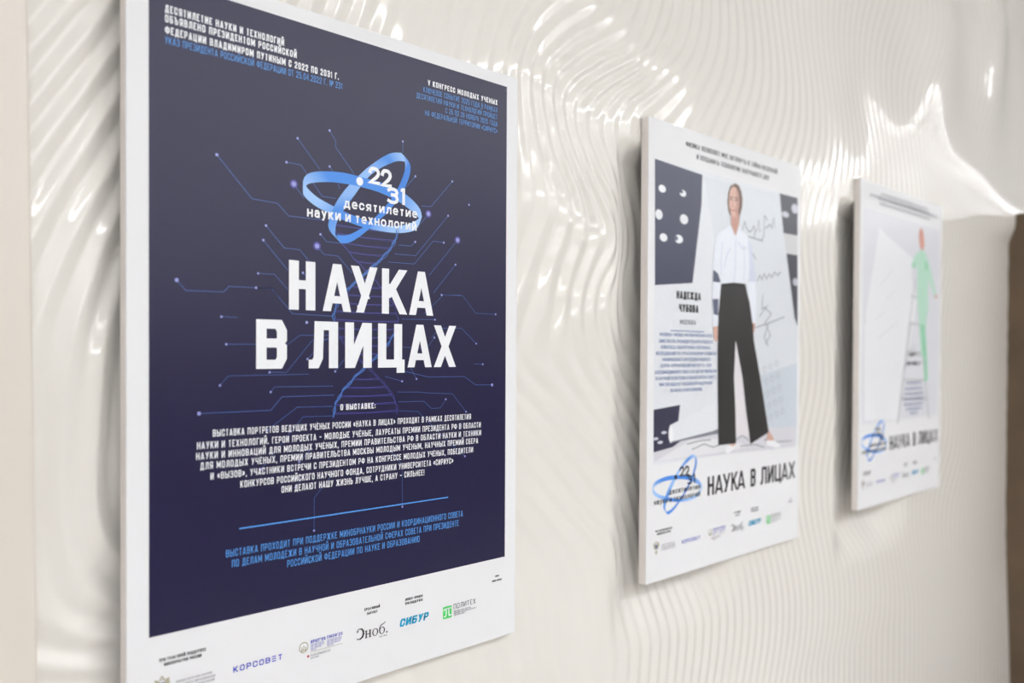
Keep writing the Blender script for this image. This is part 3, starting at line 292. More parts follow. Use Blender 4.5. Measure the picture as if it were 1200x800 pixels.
# ------------------------------------------------------------------ lettering: condensed stroke capitals on a unit cell
c_ = 0.16
D_ = lambda *p: list(p)
GL = {
 'А': (.56, [D_((0,0),(.45,1)), D_((1,0),(.55,1)), D_((.22,.2),(.78,.2))]),
 'Б': (.50, [D_((.92,1),(0,1),(0,0),(1-c_,0),(1,c_),(1,.57-c_),(1-c_,.57),(0,.57))]),
 'В': (.52, [D_((0,.53),(0,1),(1-c_,1),(1,1-c_),(1,.53+c_*.6),(1-c_,.53),(0,.53)), D_((0,.53),(1-c_,.53),(1,.53-c_*.6),(1,c_),(1-c_,0),(0,0),(0,.53))]),
 'Г': (.42, [D_((0,0),(0,1),(1,1))]),
 'Д': (.60, [D_((0,-.16),(0,0),(1,0),(1,-.16)), D_((.16,0),(.3,1),(.84,1),(.84,0))]),
 'Е': (.45, [D_((1,1),(0,1),(0,0),(1,0)), D_((0,.52),(.88,.52))]),
 'Ж': (.80, [D_((.5,0),(.5,1)), D_((0,1),(.42,.5)), D_((.42,.5),(0,0)), D_((1,1),(.58,.5)), D_((.58,.5),(1,0))]),
 'З': (.50, [D_((0,.87),(c_,1),(1-c_,1),(1,1-c_),(1,.53+c_*.6),(1-c_,.53),(.35,.53)), D_((.35,.53),(1-c_,.53),(1,.53-c_*.6),(1,c_),(1-c_,0),(c_,0),(0,.13))]),
 'И': (.54, [D_((0,0),(0,1)), D_((1,0),(1,1)), D_((0,0),(1,1))]),
 'К': (.54, [D_((0,0),(0,1)), D_((1,1),(.12,.42)), D_((.34,.6),(1,0))]),
 'Л': (.55, [D_((0,0),(.1,0),(.24,.16),(.28,1),(1,1),(1,0))]),
 'М': (.68, [D_((0,0),(0,1)), D_((1,0),(1,1)), D_((0,1),(.5,.2)), D_((1,1),(.5,.2))]),
 'Н': (.53, [D_((0,0),(0,1)), D_((1,0),(1,1)), D_((0,.52),(1,.52))]),
 'О': (.52, [D_((.5,1),(1-c_,1),(1,1-c_),(1,c_),(1-c_,0),(c_,0),(0,c_),(0,1-c_),(c_,1),(.5,1))]),
 'П': (.53, [D_((0,0),(0,1),(1,1),(1,0))]),
 'Р': (.50, [D_((0,0),(0,1),(1-c_,1),(1,1-c_),(1,.42+c_),(1-c_,.42),(0,.42))]),
 'С': (.51, [D_((1,.72),(1,1-c_),(1-c_,1),(c_,1),(0,1-c_),(0,c_),(c_,0),(1-c_,0),(1,c_),(1,.28))]),
 'Т': (.48, [D_((0,1),(1,1)), D_((.5,0),(.5,1))]),
 'У': (.54, [D_((1,1),(.34,0)), D_((0,1),(.52,.36)), D_((.34,0),(.14,0))]),
 'Ф': (.70, [D_((.5,0),(.5,1)), D_((.5,.84),(c_,.84),(0,.7),(0,.34),(c_,.2),(1-c_,.2),(1,.34),(1,.7),(1-c_,.84),(.5,.84))]),
 'Х': (.56, [D_((0,0),(1,1)), D_((0,1),(1,0))]),
 'Ц': (.58, [D_((0,1),(0,0),(.86,0),(.86,1)), D_((1,0),(1,-.15))]),
 'Ч': (.52, [D_((0,1),(0,.55),(c_,.42),(1,.42)), D_((1,0),(1,1))]),
 'Ш': (.76, [D_((0,1),(0,0),(1,0),(1,1)), D_((.5,0),(.5,1))]),
 'Щ': (.80, [D_((0,1),(0,0),(.9,0),(.9,1)), D_((.45,0),(.45,1)), D_((1,0),(1,-.15))]),
 'Ъ': (.60, [D_((0,1),(.25,1),(.25,0),(1-c_,0),(1,c_),(1,.57-c_),(1-c_,.57),(.25,.57))]),
 'Ы': (.72, [D_((0,1),(0,0),(.5,0),(.62,c_),(.62,.57-c_),(.5,.57),(0,.57)), D_((1,0),(1,1))]),
 'Ь': (.50, [D_((0,1),(0,0),(1-c_,0),(1,c_),(1,.57-c_),(1-c_,.57),(0,.57))]),
 'Э': (.51, [D_((0,.72),(0,1-c_),(c_,1),(1-c_,1),(1,1-c_),(1,c_),(1-c_,0),(c_,0),(0,c_),(0,.28)), D_((.35,.52),(1,.52))]),
 'Ю': (.78, [D_((0,0),(0,1)), D_((0,.52),(.36,.52)), D_((.68,1),(1-c_*.7,1),(1,1-c_),(1,c_),(1-c_*.7,0),(.36+c_*.7,0),(.36,c_),(.36,1-c_),(.36+c_*.7,1),(.68,1))]),
 'Я': (.52, [D_((1,0),(1,1),(c_,1),(0,1-c_),(0,.45+c_),(c_,.45),(1,.45)), D_((.5,.45),(0,0))]),
 '0': (.50, [D_((.5,1),(1-c_,1),(1,1-c_),(1,c_),(1-c_,0),(c_,0),(0,c_),(0,1-c_),(c_,1),(.5,1))]),
 '1': (.26, [D_((1,0),(1,1),(0,.82))]),
 '2': (.50, [D_((0,.74),(0,1-c_),(c_,1),(1-c_,1),(1,1-c_),(1,.6),(0,.12),(0,0),(1,0))]),
 '3': (.50, [D_((0,.87),(c_,1),(1-c_,1),(1,1-c_),(1,.53+c_*.6),(1-c_,.53),(.35,.53)), D_((.35,.53),(1-c_,.53),(1,.53-c_*.6),(1,c_),(1-c_,0),(c_,0),(0,.13))]),
 '4': (.52, [D_((.75,0),(.75,1)), D_((.75,1),(0,.28)), D_((0,.26),(1,.26))]),
 '5': (.50, [D_((.95,1),(.05,1),(0,.56),(1-c_,.6),(1,.6-c_),(1,c_),(1-c_,0),(c_,0),(0,c_),(0,.2))]),
 '6': (.50, [D_((.95,1),(c_,1),(0,1-c_),(0,c_),(c_,0),(1-c_,0),(1,c_),(1,.57-c_),(1-c_,.57),(0,.57))]),
 '8': (.50, [D_((.5,1),(1-c_,1),(1,1-c_),(1,.53+c_*.6),(1-c_,.53),(c_,.53),(0,.53+c_*.6),(0,1-c_),(c_,1),(.5,1)), D_((.5,.53),(1-c_,.53),(1,.53-c_*.6),(1,c_),(1-c_,0),(c_,0),(0,c_),(0,.53-c_*.6),(c_,.53),(.5,.53))]),
 '.': (.16, [D_((.5,0),(.5,.04))]), ',': (.16, [D_((.5,.02),(.3,-.16))]), ':': (.16, [D_((.5,.1),(.5,.14)), D_((.5,.62),(.5,.66))]),
 '–': (.5, [D_((0,.45),(1,.45))]), '-': (.3, [D_((0,.45),(1,.45))]), '!': (.16, [D_((.5,.36),(.5,1)), D_((.5,0),(.5,.04))]), "'": (.14, [D_((.5,.7),(.5,1))]),
 '«': (.44, [D_((.45,.72),(0,.46),(.45,.2)), D_((1,.72),(.55,.46),(1,.2))]), '»': (.44, [D_((.55,.72),(1,.46),(.55,.2)), D_((0,.72),(.45,.46),(0,.2))]),
 '№': (.86, [D_((0,0),(0,1)), D_((.55,0),(.55,1)), D_((0,1),(.55,0)), D_((.75,.9),(1,.9),(1,.45),(.75,.45),(.75,.9))]),
 'V': (.54, [D_((0,1),(.5,0)), D_((1,1),(.5,0))]), 'I': (.14, [D_((.5,0),(.5,1))]),
 'S': (.50, [D_((1,.78),(1,1-c_),(1-c_,1),(c_,1),(0,1-c_),(0,.55+c_*.5),(c_,.54),(1-c_,.48),(1,.46-c_*.5),(1,c_),(1-c_,0),(c_,0),(0,c_),(0,.22))]),
 'F': (.44, [D_((0,0),(0,1),(1,1)), D_((0,.5),(.85,.5))]), 'N': (.54, [D_((0,0),(0,1)), D_((1,0),(1,1)), D_((0,1),(1,0))]),
 'G': (.52, [D_((1,.74),(1,1-c_),(1-c_,1),(c_,1),(0,1-c_),(0,c_),(c_,0),(1-c_,0),(1,c_),(1,.46),(.6,.46))]),
 'R': (.52, [D_((0,0),(0,1),(1-c_,1),(1,1-c_),(1,.45+c_),(1-c_,.45),(0,.45)), D_((.5,.45),(1,0))]),
 'two': (.7, [D_((.02,.74),(.08,.88),(.24,.98),(.5,1),(.76,.97),(.94,.86),(1,.7),(.92,.54),(.7,.36),(.06,0),(1,0))]),
 'three': (.7, [D_((.02,.9),(.26,1),(.6,1),(.86,.93),(.97,.78),(.86,.62),(.62,.56),(.42,.56)), D_((.42,.56),(.66,.55),(.92,.46),(1,.28),(.92,.1),(.66,0),(.3,0),(.02,.1))]),
 'one': (.4, [D_((1,0),(1,1)), D_((0,.95),(.7,.95))]),
 # small letters, drawn to the x-height
 'а': (.80, [D_((.08,.86),(.25,1),(.72,1),(.96,.8),(1,0)), D_((1,.6),(.3,.58),(.02,.44),(.02,.16),(.25,0),(.65,0),(1,.22))]),
 'г': (.66, [D_((0,0),(0,1),(1,1))]), 'н': (.86, [D_((0,0),(0,1)), D_((1,0),(1,1)), D_((0,.5),(1,.5))]),
 'д': (1.0, [D_((0,-.26),(0,0),(1,0),(1,-.26)), D_((.18,0),(.32,1),(.84,1),(.84,0))]),
 'е': (.88, [D_((.04,.5),(1,.5),(.97,.74),(.72,1),(.28,1),(0,.72),(0,.28),(.28,0),(.6,0),(.86,.03))]),
 'с': (.84, [D_((1,.78),(.76,1),(.26,1),(0,.72),(0,.28),(.26,0),(.76,0),(1,.22))]),
 'о': (.92, [D_((.5,1),(.74,1),(1,.72),(1,.28),(.74,0),(.26,0),(0,.28),(0,.72),(.26,1),(.5,1))]),
 'я': (.84, [D_((1,0),(1,1),(.26,1),(0,.84),(0,.6),(.26,.44),(1,.44)), D_((.5,.44),(0,0))]),
 'т': (.78, [D_((0,1),(1,1)), D_((.5,0),(.5,1))]), 'и': (.88, [D_((0,0),(0,1)), D_((1,0),(1,1)), D_((0,0),(1,1))]),
 'й': (.88, [D_((0,0),(0,1)), D_((1,0),(1,1)), D_((0,0),(1,1)), D_((.25,1.42),(.4,1.26),(.6,1.26),(.75,1.42))]),
 'л': (.90, [D_((0,0),(.12,.02),(.24,.2),(.28,1),(1,1),(1,0))]), 'к': (.84, [D_((0,0),(0,1)), D_((1,1),(.1,.46)), D_((.36,.6),(1,0))]),
 'у': (.84, [D_((1,1),(.35,-.36)), D_((0,1),(.55,.1)), D_((.35,-.36),(.02,-.36))]), 'х': (.84, [D_((0,0),(1,1)), D_((0,1),(1,0))]),
}
for k_, v_ in {'Ё': ('Е', [D_((.2,1.24),(.3,1.24)), D_((.7,1.24),(.8,1.24))]), 'Й': ('И', [D_((.22,1.36),(.4,1.24),(.6,1.24),(.78,1.36))])}.items():
    GL[k_] = (GL[v_[0]][0], GL[v_[0]][1] + v_[1])
for lat, cyr in zip('PEOCBTXHKMA', 'РЕОСВТХНКМА'): GL[lat] = GL[cyr]

class Print:
    """flat printed marks on one sheet; coordinates in mm from the sheet's top-left corner, v downwards"""
    def __init__(self, lift=0.25): self.v, self.f, self.m, self.mats, self.lift, self.col = [], [], [], [], lift, []
    def ink(self, name):
        m = ink(name) if isinstance(name, str) else name
        if m not in self.mats: self.mats.append(m)
        return self.mats.index(m)
    def quad(self, pts, col, lift=None):
        b = len(self.v); L = self.lift if lift is None else lift
        self.v += [(p[0] / 1000, -L / 1000, -p[1] / 1000) for p in pts]
        self.f.append(tuple(range(b, b + len(pts)))); self.m.append(self.ink(col))
    def ribbon(self, pts, t, col, cap=True, lift=None):
        P = [Vector(p) for p in pts]
        P = [P[0]] + [q for p, q in zip(P, P[1:]) if (q - p).length > 1e-6]
        if len(P) < 2: return
        closed = (P[0] - P[-1]).length < 1e-6
        dirs = [(q - p).normalized() for p, q in zip(P, P[1:])]
        if cap and not closed: P[0] = P[0] - dirs[0] * t / 2; P[-1] = P[-1] + dirs[-1] * t / 2
        L, R = [], []
        for i, p in enumerate(P):
            if closed and i in (0, len(P) - 1): d0, d1 = dirs[-1], dirs[0]
            else: d0 = dirs[max(i - 1, 0)]; d1 = dirs[min(i, len(dirs) - 1)]
            n0 = Vector((-d0.y, d0.x)); n1 = Vector((-d1.y, d1.x)); n = n0 + n1
            n = n0 if n.length < 1e-4 else n.normalized()
            k = t / 2 / max(0.5, n.dot(n0))
            L.append(p + n * k); R.append(p - n * k)
        for i in range(len(P) - 1): self.quad((L[i], L[i + 1], R[i + 1], R[i]), col, lift)
    def glyph(self, ch, u0, u1, v0, v1, tx, ty, col, slant=0.0):
        """one character in the box u0..u1 x v0(top)..v1(baseline); tx stem width, ty bar width"""
        if ch not in GL: return
        k = ty / tx; h = v1 - v0; w = (u1 - u0) * k
        def place(p): return (ty / 2 + p[0] * max(w - ty, 1e-6), ty / 2 + p[1] * (h - ty))
        def out(q): return (u0 + q[0] / k + slant * q[1], v1 - q[1])
        for si, st in enumerate(GL[ch][1]):
            tmp = Print(self.lift)
            q = [place(p) for p in st]
            if len(q) == 2 and abs(q[1][1] - q[0][1]) > 0.3 * abs(q[1][0] - q[0][0]):
                (xa, ya), (xb, yb) = sorted(q, key=lambda p: p[1]); m_ = (xb - xa) / (yb - ya)
                e = ty / 2; xa -= m_ * e; ya -= e; xb += m_ * e; yb += e; hw = ty / 2 * math.sqrt(1 + m_ * m_)
                if abs(m_) > 1e-3:      # keep a slanted stroke inside its cell
                    xa = min(max(xa, hw), w - hw); xb = min(max(xb, hw), w - hw)
                tmp.quad([(xa - hw, ya), (xa + hw, ya), (xb + hw, yb), (xb - hw, yb)], col)
            else: tmp.ribbon(q, ty, col, cap=not (len(q) == 2))
            for f in tmp.f: self.quad([out((tmp.v[i][0] * 1000, -tmp.v[i][2] * 1000)) for i in f], col, self.lift + 0.015 * si)
    def text(self, s, u0, u1, v0, v1, col, wt, slant=0.0, gap=0.17, wide=1.0):
        h = v1 - v0; t = wt * h
        if not s:                        # unreadable small print: a run of plain bars
            n = max(4, int((u1 - u0) / (h * 0.62))); st = (u1 - u0) / n
            for i in range(n):
                if i % 7 == 5: continue
                a = u0 + i * st; self.quad([(a, v0), (a + st * .7, v0), (a + st * .7, v0 + t), (a, v0 + t)], col)
                for x in (a, a + st * .5): self.quad([(x, v0), (x + t * .9, v0), (x + t * .9, v1), (x, v1)], col)
            return
        ws = [(0.24 if c == ' ' else GL[c][0] * wide) * h for c in s]; gp = gap * h
        nat = sum(ws) + gp * (len(s) - 1); k = (u1 - u0) / nat; x = u0
        for c, w in zip(s, ws):
            if c != ' ': self.glyph(c, x, x + w * k, v0, v1, t * min(k, 1.15), t, col, slant)
            x += (w + gp) * k
    def disc(self, c, rx, ry, col, n=20, lift=None):
        self.quad([(c[0] + rx * math.cos(2 * math.pi * i / n), c[1] + ry * math.sin(2 * math.pi * i / n)) for i in range(n)], col, lift)
    def build(self, name, parent):
        o = mesh(name, self.v, self.f, parent, self.mats, self.m)
        # faces look out of the sheet
        me = o.data; flip = [p.index for p in me.polygons if p.normal.y > 0]
        if flip:
            import bmesh
            bm = bmesh.new(); bm.from_mesh(me); bm.faces.ensure_lookup_table()
            bmesh.ops.reverse_faces(bm, faces=[bm.faces[i] for i in flip]); bm.to_mesh(me); bm.free()
        return o

BW, BH, BT = 618.0, 900.0, 17.0
def board(parent):
    """foam board, paper faced, cream core showing round the edge"""
    w, h, t, b = BW / 1000, BH / 1000, BT / 1000, 0.0012
    rings = []
    for (ins, y) in ((0, t), (0, b), (b * .3, b * .3), (b, 0)):
        rings.append([(ins, y, -ins), (w - ins, y, -ins), (w - ins, y, -h + ins), (ins, y, -h + ins)])
    v = [p for r in rings for p in r]; f = []; mi = []
    for k in range(3):
        for i in range(4): f.append((4 * k + i, 4 * k + (i + 1) % 4, 4 * k + 4 + (i + 1) % 4, 4 * k + 4 + i)); mi.append(1 if k == 0 else 0)
    f.append((12, 13, 14, 15)); mi.append(0); f.append((3, 2, 1, 0)); mi.append(0)
    o = mesh('board', v, f, parent, (M_BOARD, M_EDGE), mi)
    import bmesh
    bm = bmesh.new(); bm.from_mesh(o.data); bmesh.ops.recalc_face_normals(bm, faces=bm.faces[:]); bm.to_mesh(o.data); bm.free()
    return o
def poster(s, ztop, label):
    o = bpy.data.objects.new('exhibition_poster', None); COL.objects.link(o)
    o.location = (s, 0, ztop + EYE); o.empty_display_size = 0.1
    o['label'] = label; o['category'] = 'poster'; o['group'] = 'portrait exhibition posters on the relief wall'
    board(o); return o
def sheet(name, parent, u0, v0, u1, v1, col):
    p = Print(0.12); p.quad([(u0, v0), (u1, v0), (u1, v1), (u0, v1)], col); return p.build(name, parent)
def lettering(name, parent, lines, lift=0.3):
    p = Print(lift)
    for (s, u0, u1, v0, v1, col, wt) in lines: p.text(s, u0, u1, v0, v1, col, wt)
    return p.build(name, parent)

HEADING = [
 ['ДЕСЯТИЛЕТИЕ НАУКИ И ТЕХНОЛОГИЙ', 43.6, 195.9, 46.8, 55.4, 'paper_white', 0.18],
 ['ОБЪЯВЛЕНО ПРЕЗИДЕНТОМ РОССИЙСКОЙ', 43.6, 214.0, 58.0, 66.6, 'paper_white', 0.18],
 ['ФЕДЕРАЦИИ ВЛАДИМИРОМ ПУТИНЫМ С 2022 ПО 2031 Г.', 43.6, 277.5, 71.2, 79.8, 'paper_white', 0.18],
 ['УКАЗ ПРЕЗИДЕНТА РОССИЙСКОЙ ФЕДЕРАЦИИ ОТ 25.04.2022 Г. № 231', 43.6, 282.9, 83.0, 91.2, 'sky_ink', 0.11],
]
EVENT = [
 ['V КОНГРЕСС МОЛОДЫХ УЧЁНЫХ', 430.6, 572.0, 44.9, 52.8, 'paper_white', 0.18],
 ['КЛЮЧЕВОЕ СОБЫТИЕ 2025 ГОДА В РАМКАХ', 422.3, 572.1, 56.8, 64.5, 'sky_ink', 0.1],
 ['ДЕСЯТИЛЕТИЯ НАУКИ И ТЕХНОЛОГИЙ ПРОЙДЁТ', 409.7, 572.1, 67.8, 75.4, 'sky_ink', 0.1],
 ['С 26 ПО 28 НОЯБРЯ 2025 ГОДА', 464.8, 572.2, 78.7, 86.3, 'sky_ink', 0.1],
 ['НА ФЕДЕРАЛЬНОЙ ТЕРРИТОРИИ «СИРИУС»', 425.7, 572.3, 89.8, 97.4, 'sky_ink', 0.1],
]
CIRCUITS = [
 [[[215.6, 169.0], [249.0, 204.2]], 2.1],
 [[[263.6, 150.1], [272.9, 162.1], [273.0, 170.6], [302.6, 201.7]], 2.1],
 [[[199.7, 202.3], [220.4, 202.5], [252.4, 238.8], [273.8, 238.8]], 2.1],
 [[[263.7, 197.7], [273.7, 210.3], [279.5, 225.2]], 2.1],
 [[[210.2, 228.5], [225.2, 245.2]], 4.2],
 [[[385.3, 143.0], [385.3, 158.8]], 2.1],
 [[[408.3, 189.2], [390.1, 208.4]], 2.1],
 [[[478.7, 186.4], [437.5, 229.4], [419.5, 230.7]], 2.1],
 [[[432.7, 240.6], [417.6, 257.3]], 4.2],
 [[[470.6, 239.0], [409.1, 304.0], [371.5, 304.7]], 2.1],
 [[[489.8, 273.6], [434.7, 330.7]], 4.2],
 [[[485.8, 311.1], [443.0, 356.0]], 2.1],
 [[[171.1, 286.2], [196.6, 312.0], [219.0, 312.2], [233.2, 326.2]], 2.1],
 [[[167.4, 304.8], [202.1, 340.5]], 2.1],
 [[[244.7, 305.1], [255.2, 315.2], [277.4, 315.6], [299.6, 337.0]], 4.2],
 [[[249.9, 289.2], [259.0, 297.9], [282.4, 298.0]], 2.1],
 [[[408.3, 284.0], [400.1, 290.9], [379.0, 291.3]], 2.1],
 [[[462.4, 280.1], [441.8, 279.8], [406.8, 316.2], [360.3, 317.1]], 2.1],
 [[[223.8, 341.7], [231.7, 350.0]], 2.1],
 [[[157.6, 364.9], [179.5, 364.7], [190.0, 377.1]], 2.1],
 [[[512.6, 217.4], [513.0, 218.0]], 2.1],
 [[[458.6, 358.4], [496.7, 356.8]], 2.1],
 [[[106.2, 208.3], [151.9, 255.1], [186.6, 256.2], [202.6, 270.3], [255.7, 270.0]], 2.4],
 [[[57.3, 361.7], [68.3, 373.2], [115.2, 372.4], [121.7, 365.2], [178.9, 364.8], [208.6, 395.4], [269.2, 396.4]], 3.0],
 [[[112.2, 402.5], [132.6, 402.6]], 1.9],
 [[[118.3, 435.7], [202.2, 434.7], [219.6, 422.9], [273.9, 421.9]], 1.9],
 [[[110.3, 485.5], [121.0, 474.2], [232.9, 473.5]], 1.9],
 [[[176.2, 470.5], [200.2, 470.8], [237.3, 429.7], [274.0, 427.1]], 1.9],
 [[[177.9, 495.4], [183.3, 489.1], [269.4, 490.0]], 1.9],
 [[[84.2, 518.3], [177.9, 518.5], [193.8, 502.0], [271.8, 502.1]], 3.0],
 [[[173.0, 543.5], [215.4, 516.2], [269.5, 517.2]], 1.9],
 [[[164.8, 591.8], [224.2, 529.0], [269.5, 530.0]], 1.9],
 [[[218.6, 587.0], [237.6, 570.9]], 1.9],
 [[[230.6, 453.9], [257.7, 427.4], [274.0, 425.1]], 1.9],
 [[[273.1, 470.4], [288.2, 453.2]], 1.9],
 [[[445.9, 395.7], [384.0, 396.8]], 1.9],
 [[[570.2, 383.3], [527.3, 383.0], [500.6, 357.5], [461.9, 358.2], [424.9, 387.6]], 1.9],
 [[[444.9, 422.3], [430.8, 437.9], [384.1, 437.0]], 1.9],
 [[[542.9, 462.3], [524.0, 461.7]], 1.9],
 [[[563.1, 495.0], [527.9, 494.2], [504.3, 480.9], [433.8, 480.6], [384.3, 470.4]], 3.0],
 [[[385.4, 485.9], [355.4, 478.5]], 1.9],
 [[[411.5, 482.9], [400.4, 466.3]], 1.9],
 [[[508.3, 535.1], [480.4, 506.7], [433.9, 504.0], [417.1, 502.2], [376.4, 501.0]], 1.9],
 [[[467.4, 514.4], [456.9, 527.0], [439.7, 527.2], [425.5, 516.0], [379.1, 515.2]], 1.9],
 [[[506.2, 603.4], [480.7, 584.6], [414.4, 530.5], [379.1, 528.0]], 1.9],
 [[[160.4, 346.9], [183.1, 346.5], [202.1, 365.0]], 1.9],
 [[[528.8, 430.2], [497.9, 406.9], [456.4, 407.9], [439.2, 422.4]], 1.9],
 [[[241.0, 679.9], [241.3, 636.6], [269.7, 607.7]], 1.9],
 [[[386.6, 666.3], [385.9, 606.0], [363.5, 582.8]], 1.9],
 [[[213.4, 619.8], [224.3, 607.3]], 1.9],
]
EMBLEM = {'flat_upper': [[[223.5, 228.6], [224.4, 219.6], [231.4, 211.9], [245.8, 207.1], [265.4, 204.1], [285.5, 202.7], [304.0, 203.4], [320.8, 204.8], [346.7, 207.0], [373.4, 211.9], [389.4, 217.0], [405.7, 225.9], [417.0, 235.6], [420.4, 246.4]], [[227.8, 228.4], [229.7, 226.5], [234.3, 224.2], [247.8, 220.8], [269.4, 217.8], [291.7, 217.2], [308.2, 217.5], [320.9, 218.5], [340.2, 220.4], [360.0, 224.6], [380.3, 230.6], [398.7, 238.8], [409.3, 244.9], [415.2, 249.3]]], 'flat_lower': [[[227.8, 228.4], [230.5, 231.4], [234.3, 234.5], [245.9, 241.4], [259.6, 246.4], [273.5, 250.9], [289.7, 255.5], [308.4, 259.7], [327.4, 263.4], [346.9, 265.6], [369.1, 265.6], [389.6, 261.4], [405.8, 255.1], [415.2, 249.3]], [[223.5, 228.6], [223.3, 234.4], [224.1, 240.6], [231.5, 246.9], [243.0, 253.2], [258.6, 258.7], [275.5, 264.2], [295.9, 268.6], [316.8, 272.5], [338.2, 274.4], [364.7, 275.1], [389.6, 272.7], [410.5, 265.2], [420.4, 246.4]]], 'tall_left': [[[389.2, 170.9], [375.5, 172.6], [359.8, 179.6], [346.6, 187.0], [329.3, 199.4], [314.5, 215.7], [304.1, 229.4], [294.8, 241.0], [285.6, 253.4], [276.6, 267.3], [273.2, 277.1], [272.6, 287.0]], [[382.3, 159.6], [366.5, 162.3], [352.1, 169.7], [337.9, 179.5], [322.9, 191.1], [310.3, 202.8], [294.7, 217.6], [281.5, 233.2], [270.5, 250.1], [262.6, 269.8], [263.6, 282.4], [281.7, 297.9]]], 'tall_right': [[[382.3, 159.6], [390.3, 164.9], [398.0, 172.6], [399.2, 181.6], [396.7, 192.1], [389.4, 207.9], [375.7, 227.9], [360.1, 246.2], [338.2, 264.8], [321.1, 279.0], [304.3, 290.9], [291.9, 296.8], [281.7, 297.9]], [[389.2, 170.9], [389.7, 176.7], [388.8, 184.1], [385.6, 192.8], [379.1, 206.6], [367.8, 224.4], [355.6, 238.6], [338.2, 255.9], [321.0, 270.2], [304.2, 280.4], [294.9, 284.9], [283.7, 287.2], [272.6, 287.0]]], 'dot': [311.6, 210.5], 'text': [['2', 325.7, 345.4, 187.0, 211.4], ['2', 346.7, 365.7, 187.0, 212.5], ['3', 357.8, 378.0, 211.2, 234.4], ['1', 379.1, 389.4, 209.5, 233.4]], 'lower': [['десятилетие', 285.6, 411.6, 239.65, 249.45], ['науки и технологий', 229.6, 410.5, 257.8, 267.95]]}
TITLE = [
 ['Н', 203.4, 242.1, 326.5, 390],
 ['А', 253.4, 298.0, 326.5, 390],
 ['У', 297.5, 341.6, 326.5, 390],
 ['К', 349.3, 394.0, 326.5, 390],
 ['А', 397.3, 442.3, 326.5, 390],
 ['В', 157.7, 200.5, 404, 466],
 ['Л', 232.4, 277.3, 404, 466],
 ['И', 288.6, 332.3, 404, 466],
 ['Ц', 342.9, 389.5, 404, 466],
 ['А', 394.9, 439.8, 404, 466],
 ['Х', 443.8, 487.1, 404, 466],
]
ABOUT = [
 ['О ВЫСТАВКЕ:', 281.3, 338.6, 514.8, 522.8, 'paper_white', 0.19],
]
PARAGRAPH = [
 ['ВЫСТАВКА ПОРТРЕТОВ ВЕДУЩИХ УЧЁНЫХ РОССИИ «НАУКА В ЛИЦАХ» ПРОХОДИТ В РАМКАХ ДЕСЯТИЛЕТИЯ', 101.3, 518.2, 538.6, 547.0, 'paper_white', 0.15],
 ['НАУКИ И ТЕХНОЛОГИЙ. ГЕРОИ ПРОЕКТА – МОЛОДЫЕ УЧЁНЫЕ, ЛАУРЕАТЫ ПРЕМИИ ПРЕЗИДЕНТА РФ В ОБЛАСТИ', 81.7, 539.0, 552.3, 560.8, 'paper_white', 0.15],
 ['НАУКИ И ИННОВАЦИЙ ДЛЯ МОЛОДЫХ УЧЁНЫХ, ПРЕМИИ ПРАВИТЕЛЬСТВА РФ В ОБЛАСТИ НАУКИ И ТЕХНИКИ', 80.6, 539.7, 564.8, 573.2, 'paper_white', 0.15],
 ['ДЛЯ МОЛОДЫХ УЧЁНЫХ, ПРЕМИИ ПРАВИТЕЛЬСТВА МОСКВЫ МОЛОДЫМ УЧЁНЫМ, НАУЧНЫХ ПРЕМИЙ СБЕРА', 85.7, 533.5, 576.8, 585.2, 'paper_white', 0.15],
 ['И «ВЫЗОВ», УЧАСТНИКИ ВСТРЕЧИ С ПРЕЗИДЕНТОМ РФ НА КОНГРЕССЕ МОЛОДЫХ УЧЁНЫХ, ПОБЕДИТЕЛИ', 98.3, 522.9, 590.1, 598.5, 'paper_white', 0.15],
 ['КОНКУРСОВ РОССИЙСКОГО НАУЧНОГО ФОНДА, СОТРУДНИКИ УНИВЕРСИТЕТА «СИРИУС»', 136.7, 482.7, 603.6, 612.1, 'paper_white', 0.15],
 ['ОНИ ДЕЛАЮТ НАШУ ЖИЗНЬ ЛУЧШЕ, А СТРАНУ – СИЛЬНЕЕ!', 193.2, 426.5, 616.2, 624.7, 'paper_white', 0.15],
]
RULE = [135.6, 472.2, 662.5]
SUPPORT = [
 ['ВЫСТАВКА ПРОХОДИТ ПРИ ПОДДЕРЖКЕ МИНОБРНАУКИ РОССИИ И КООРДИНАЦИОННОГО СОВЕТА', 118.1, 502.4, 686.3, 695.2, 'sky_ink', 0.13],
 ['ПО ДЕЛАМ МОЛОДЁЖИ В НАУЧНОЙ И ОБРАЗОВАТЕЛЬНОЙ СФЕРАХ СОВЕТА ПРИ ПРЕЗИДЕНТЕ', 125.8, 494.0, 699.6, 708.6, 'sky_ink', 0.13],
 ['РОССИЙСКОЙ ФЕДЕРАЦИИ ПО НАУКЕ И ОБРАЗОВАНИЮ', 201.4, 418.0, 712.6, 721.6, 'sky_ink', 0.13],
]
HEAD2 = [
 ['ФИЗИКА ПОЗВОЛЯЕТ МНЕ ЗАГЛЯНУТЬ В ТАЙНЫ ВСЕЛЕННОЙ', 124.6, 499.1, 25.8, 35.8, 'coal', 0.17],
 ['И СОЗДАВАТЬ ТЕХНОЛОГИИ ЗАВТРАШНЕГО ДНЯ', 164.2, 459.3, 45.8, 55.8, 'coal', 0.17],
]
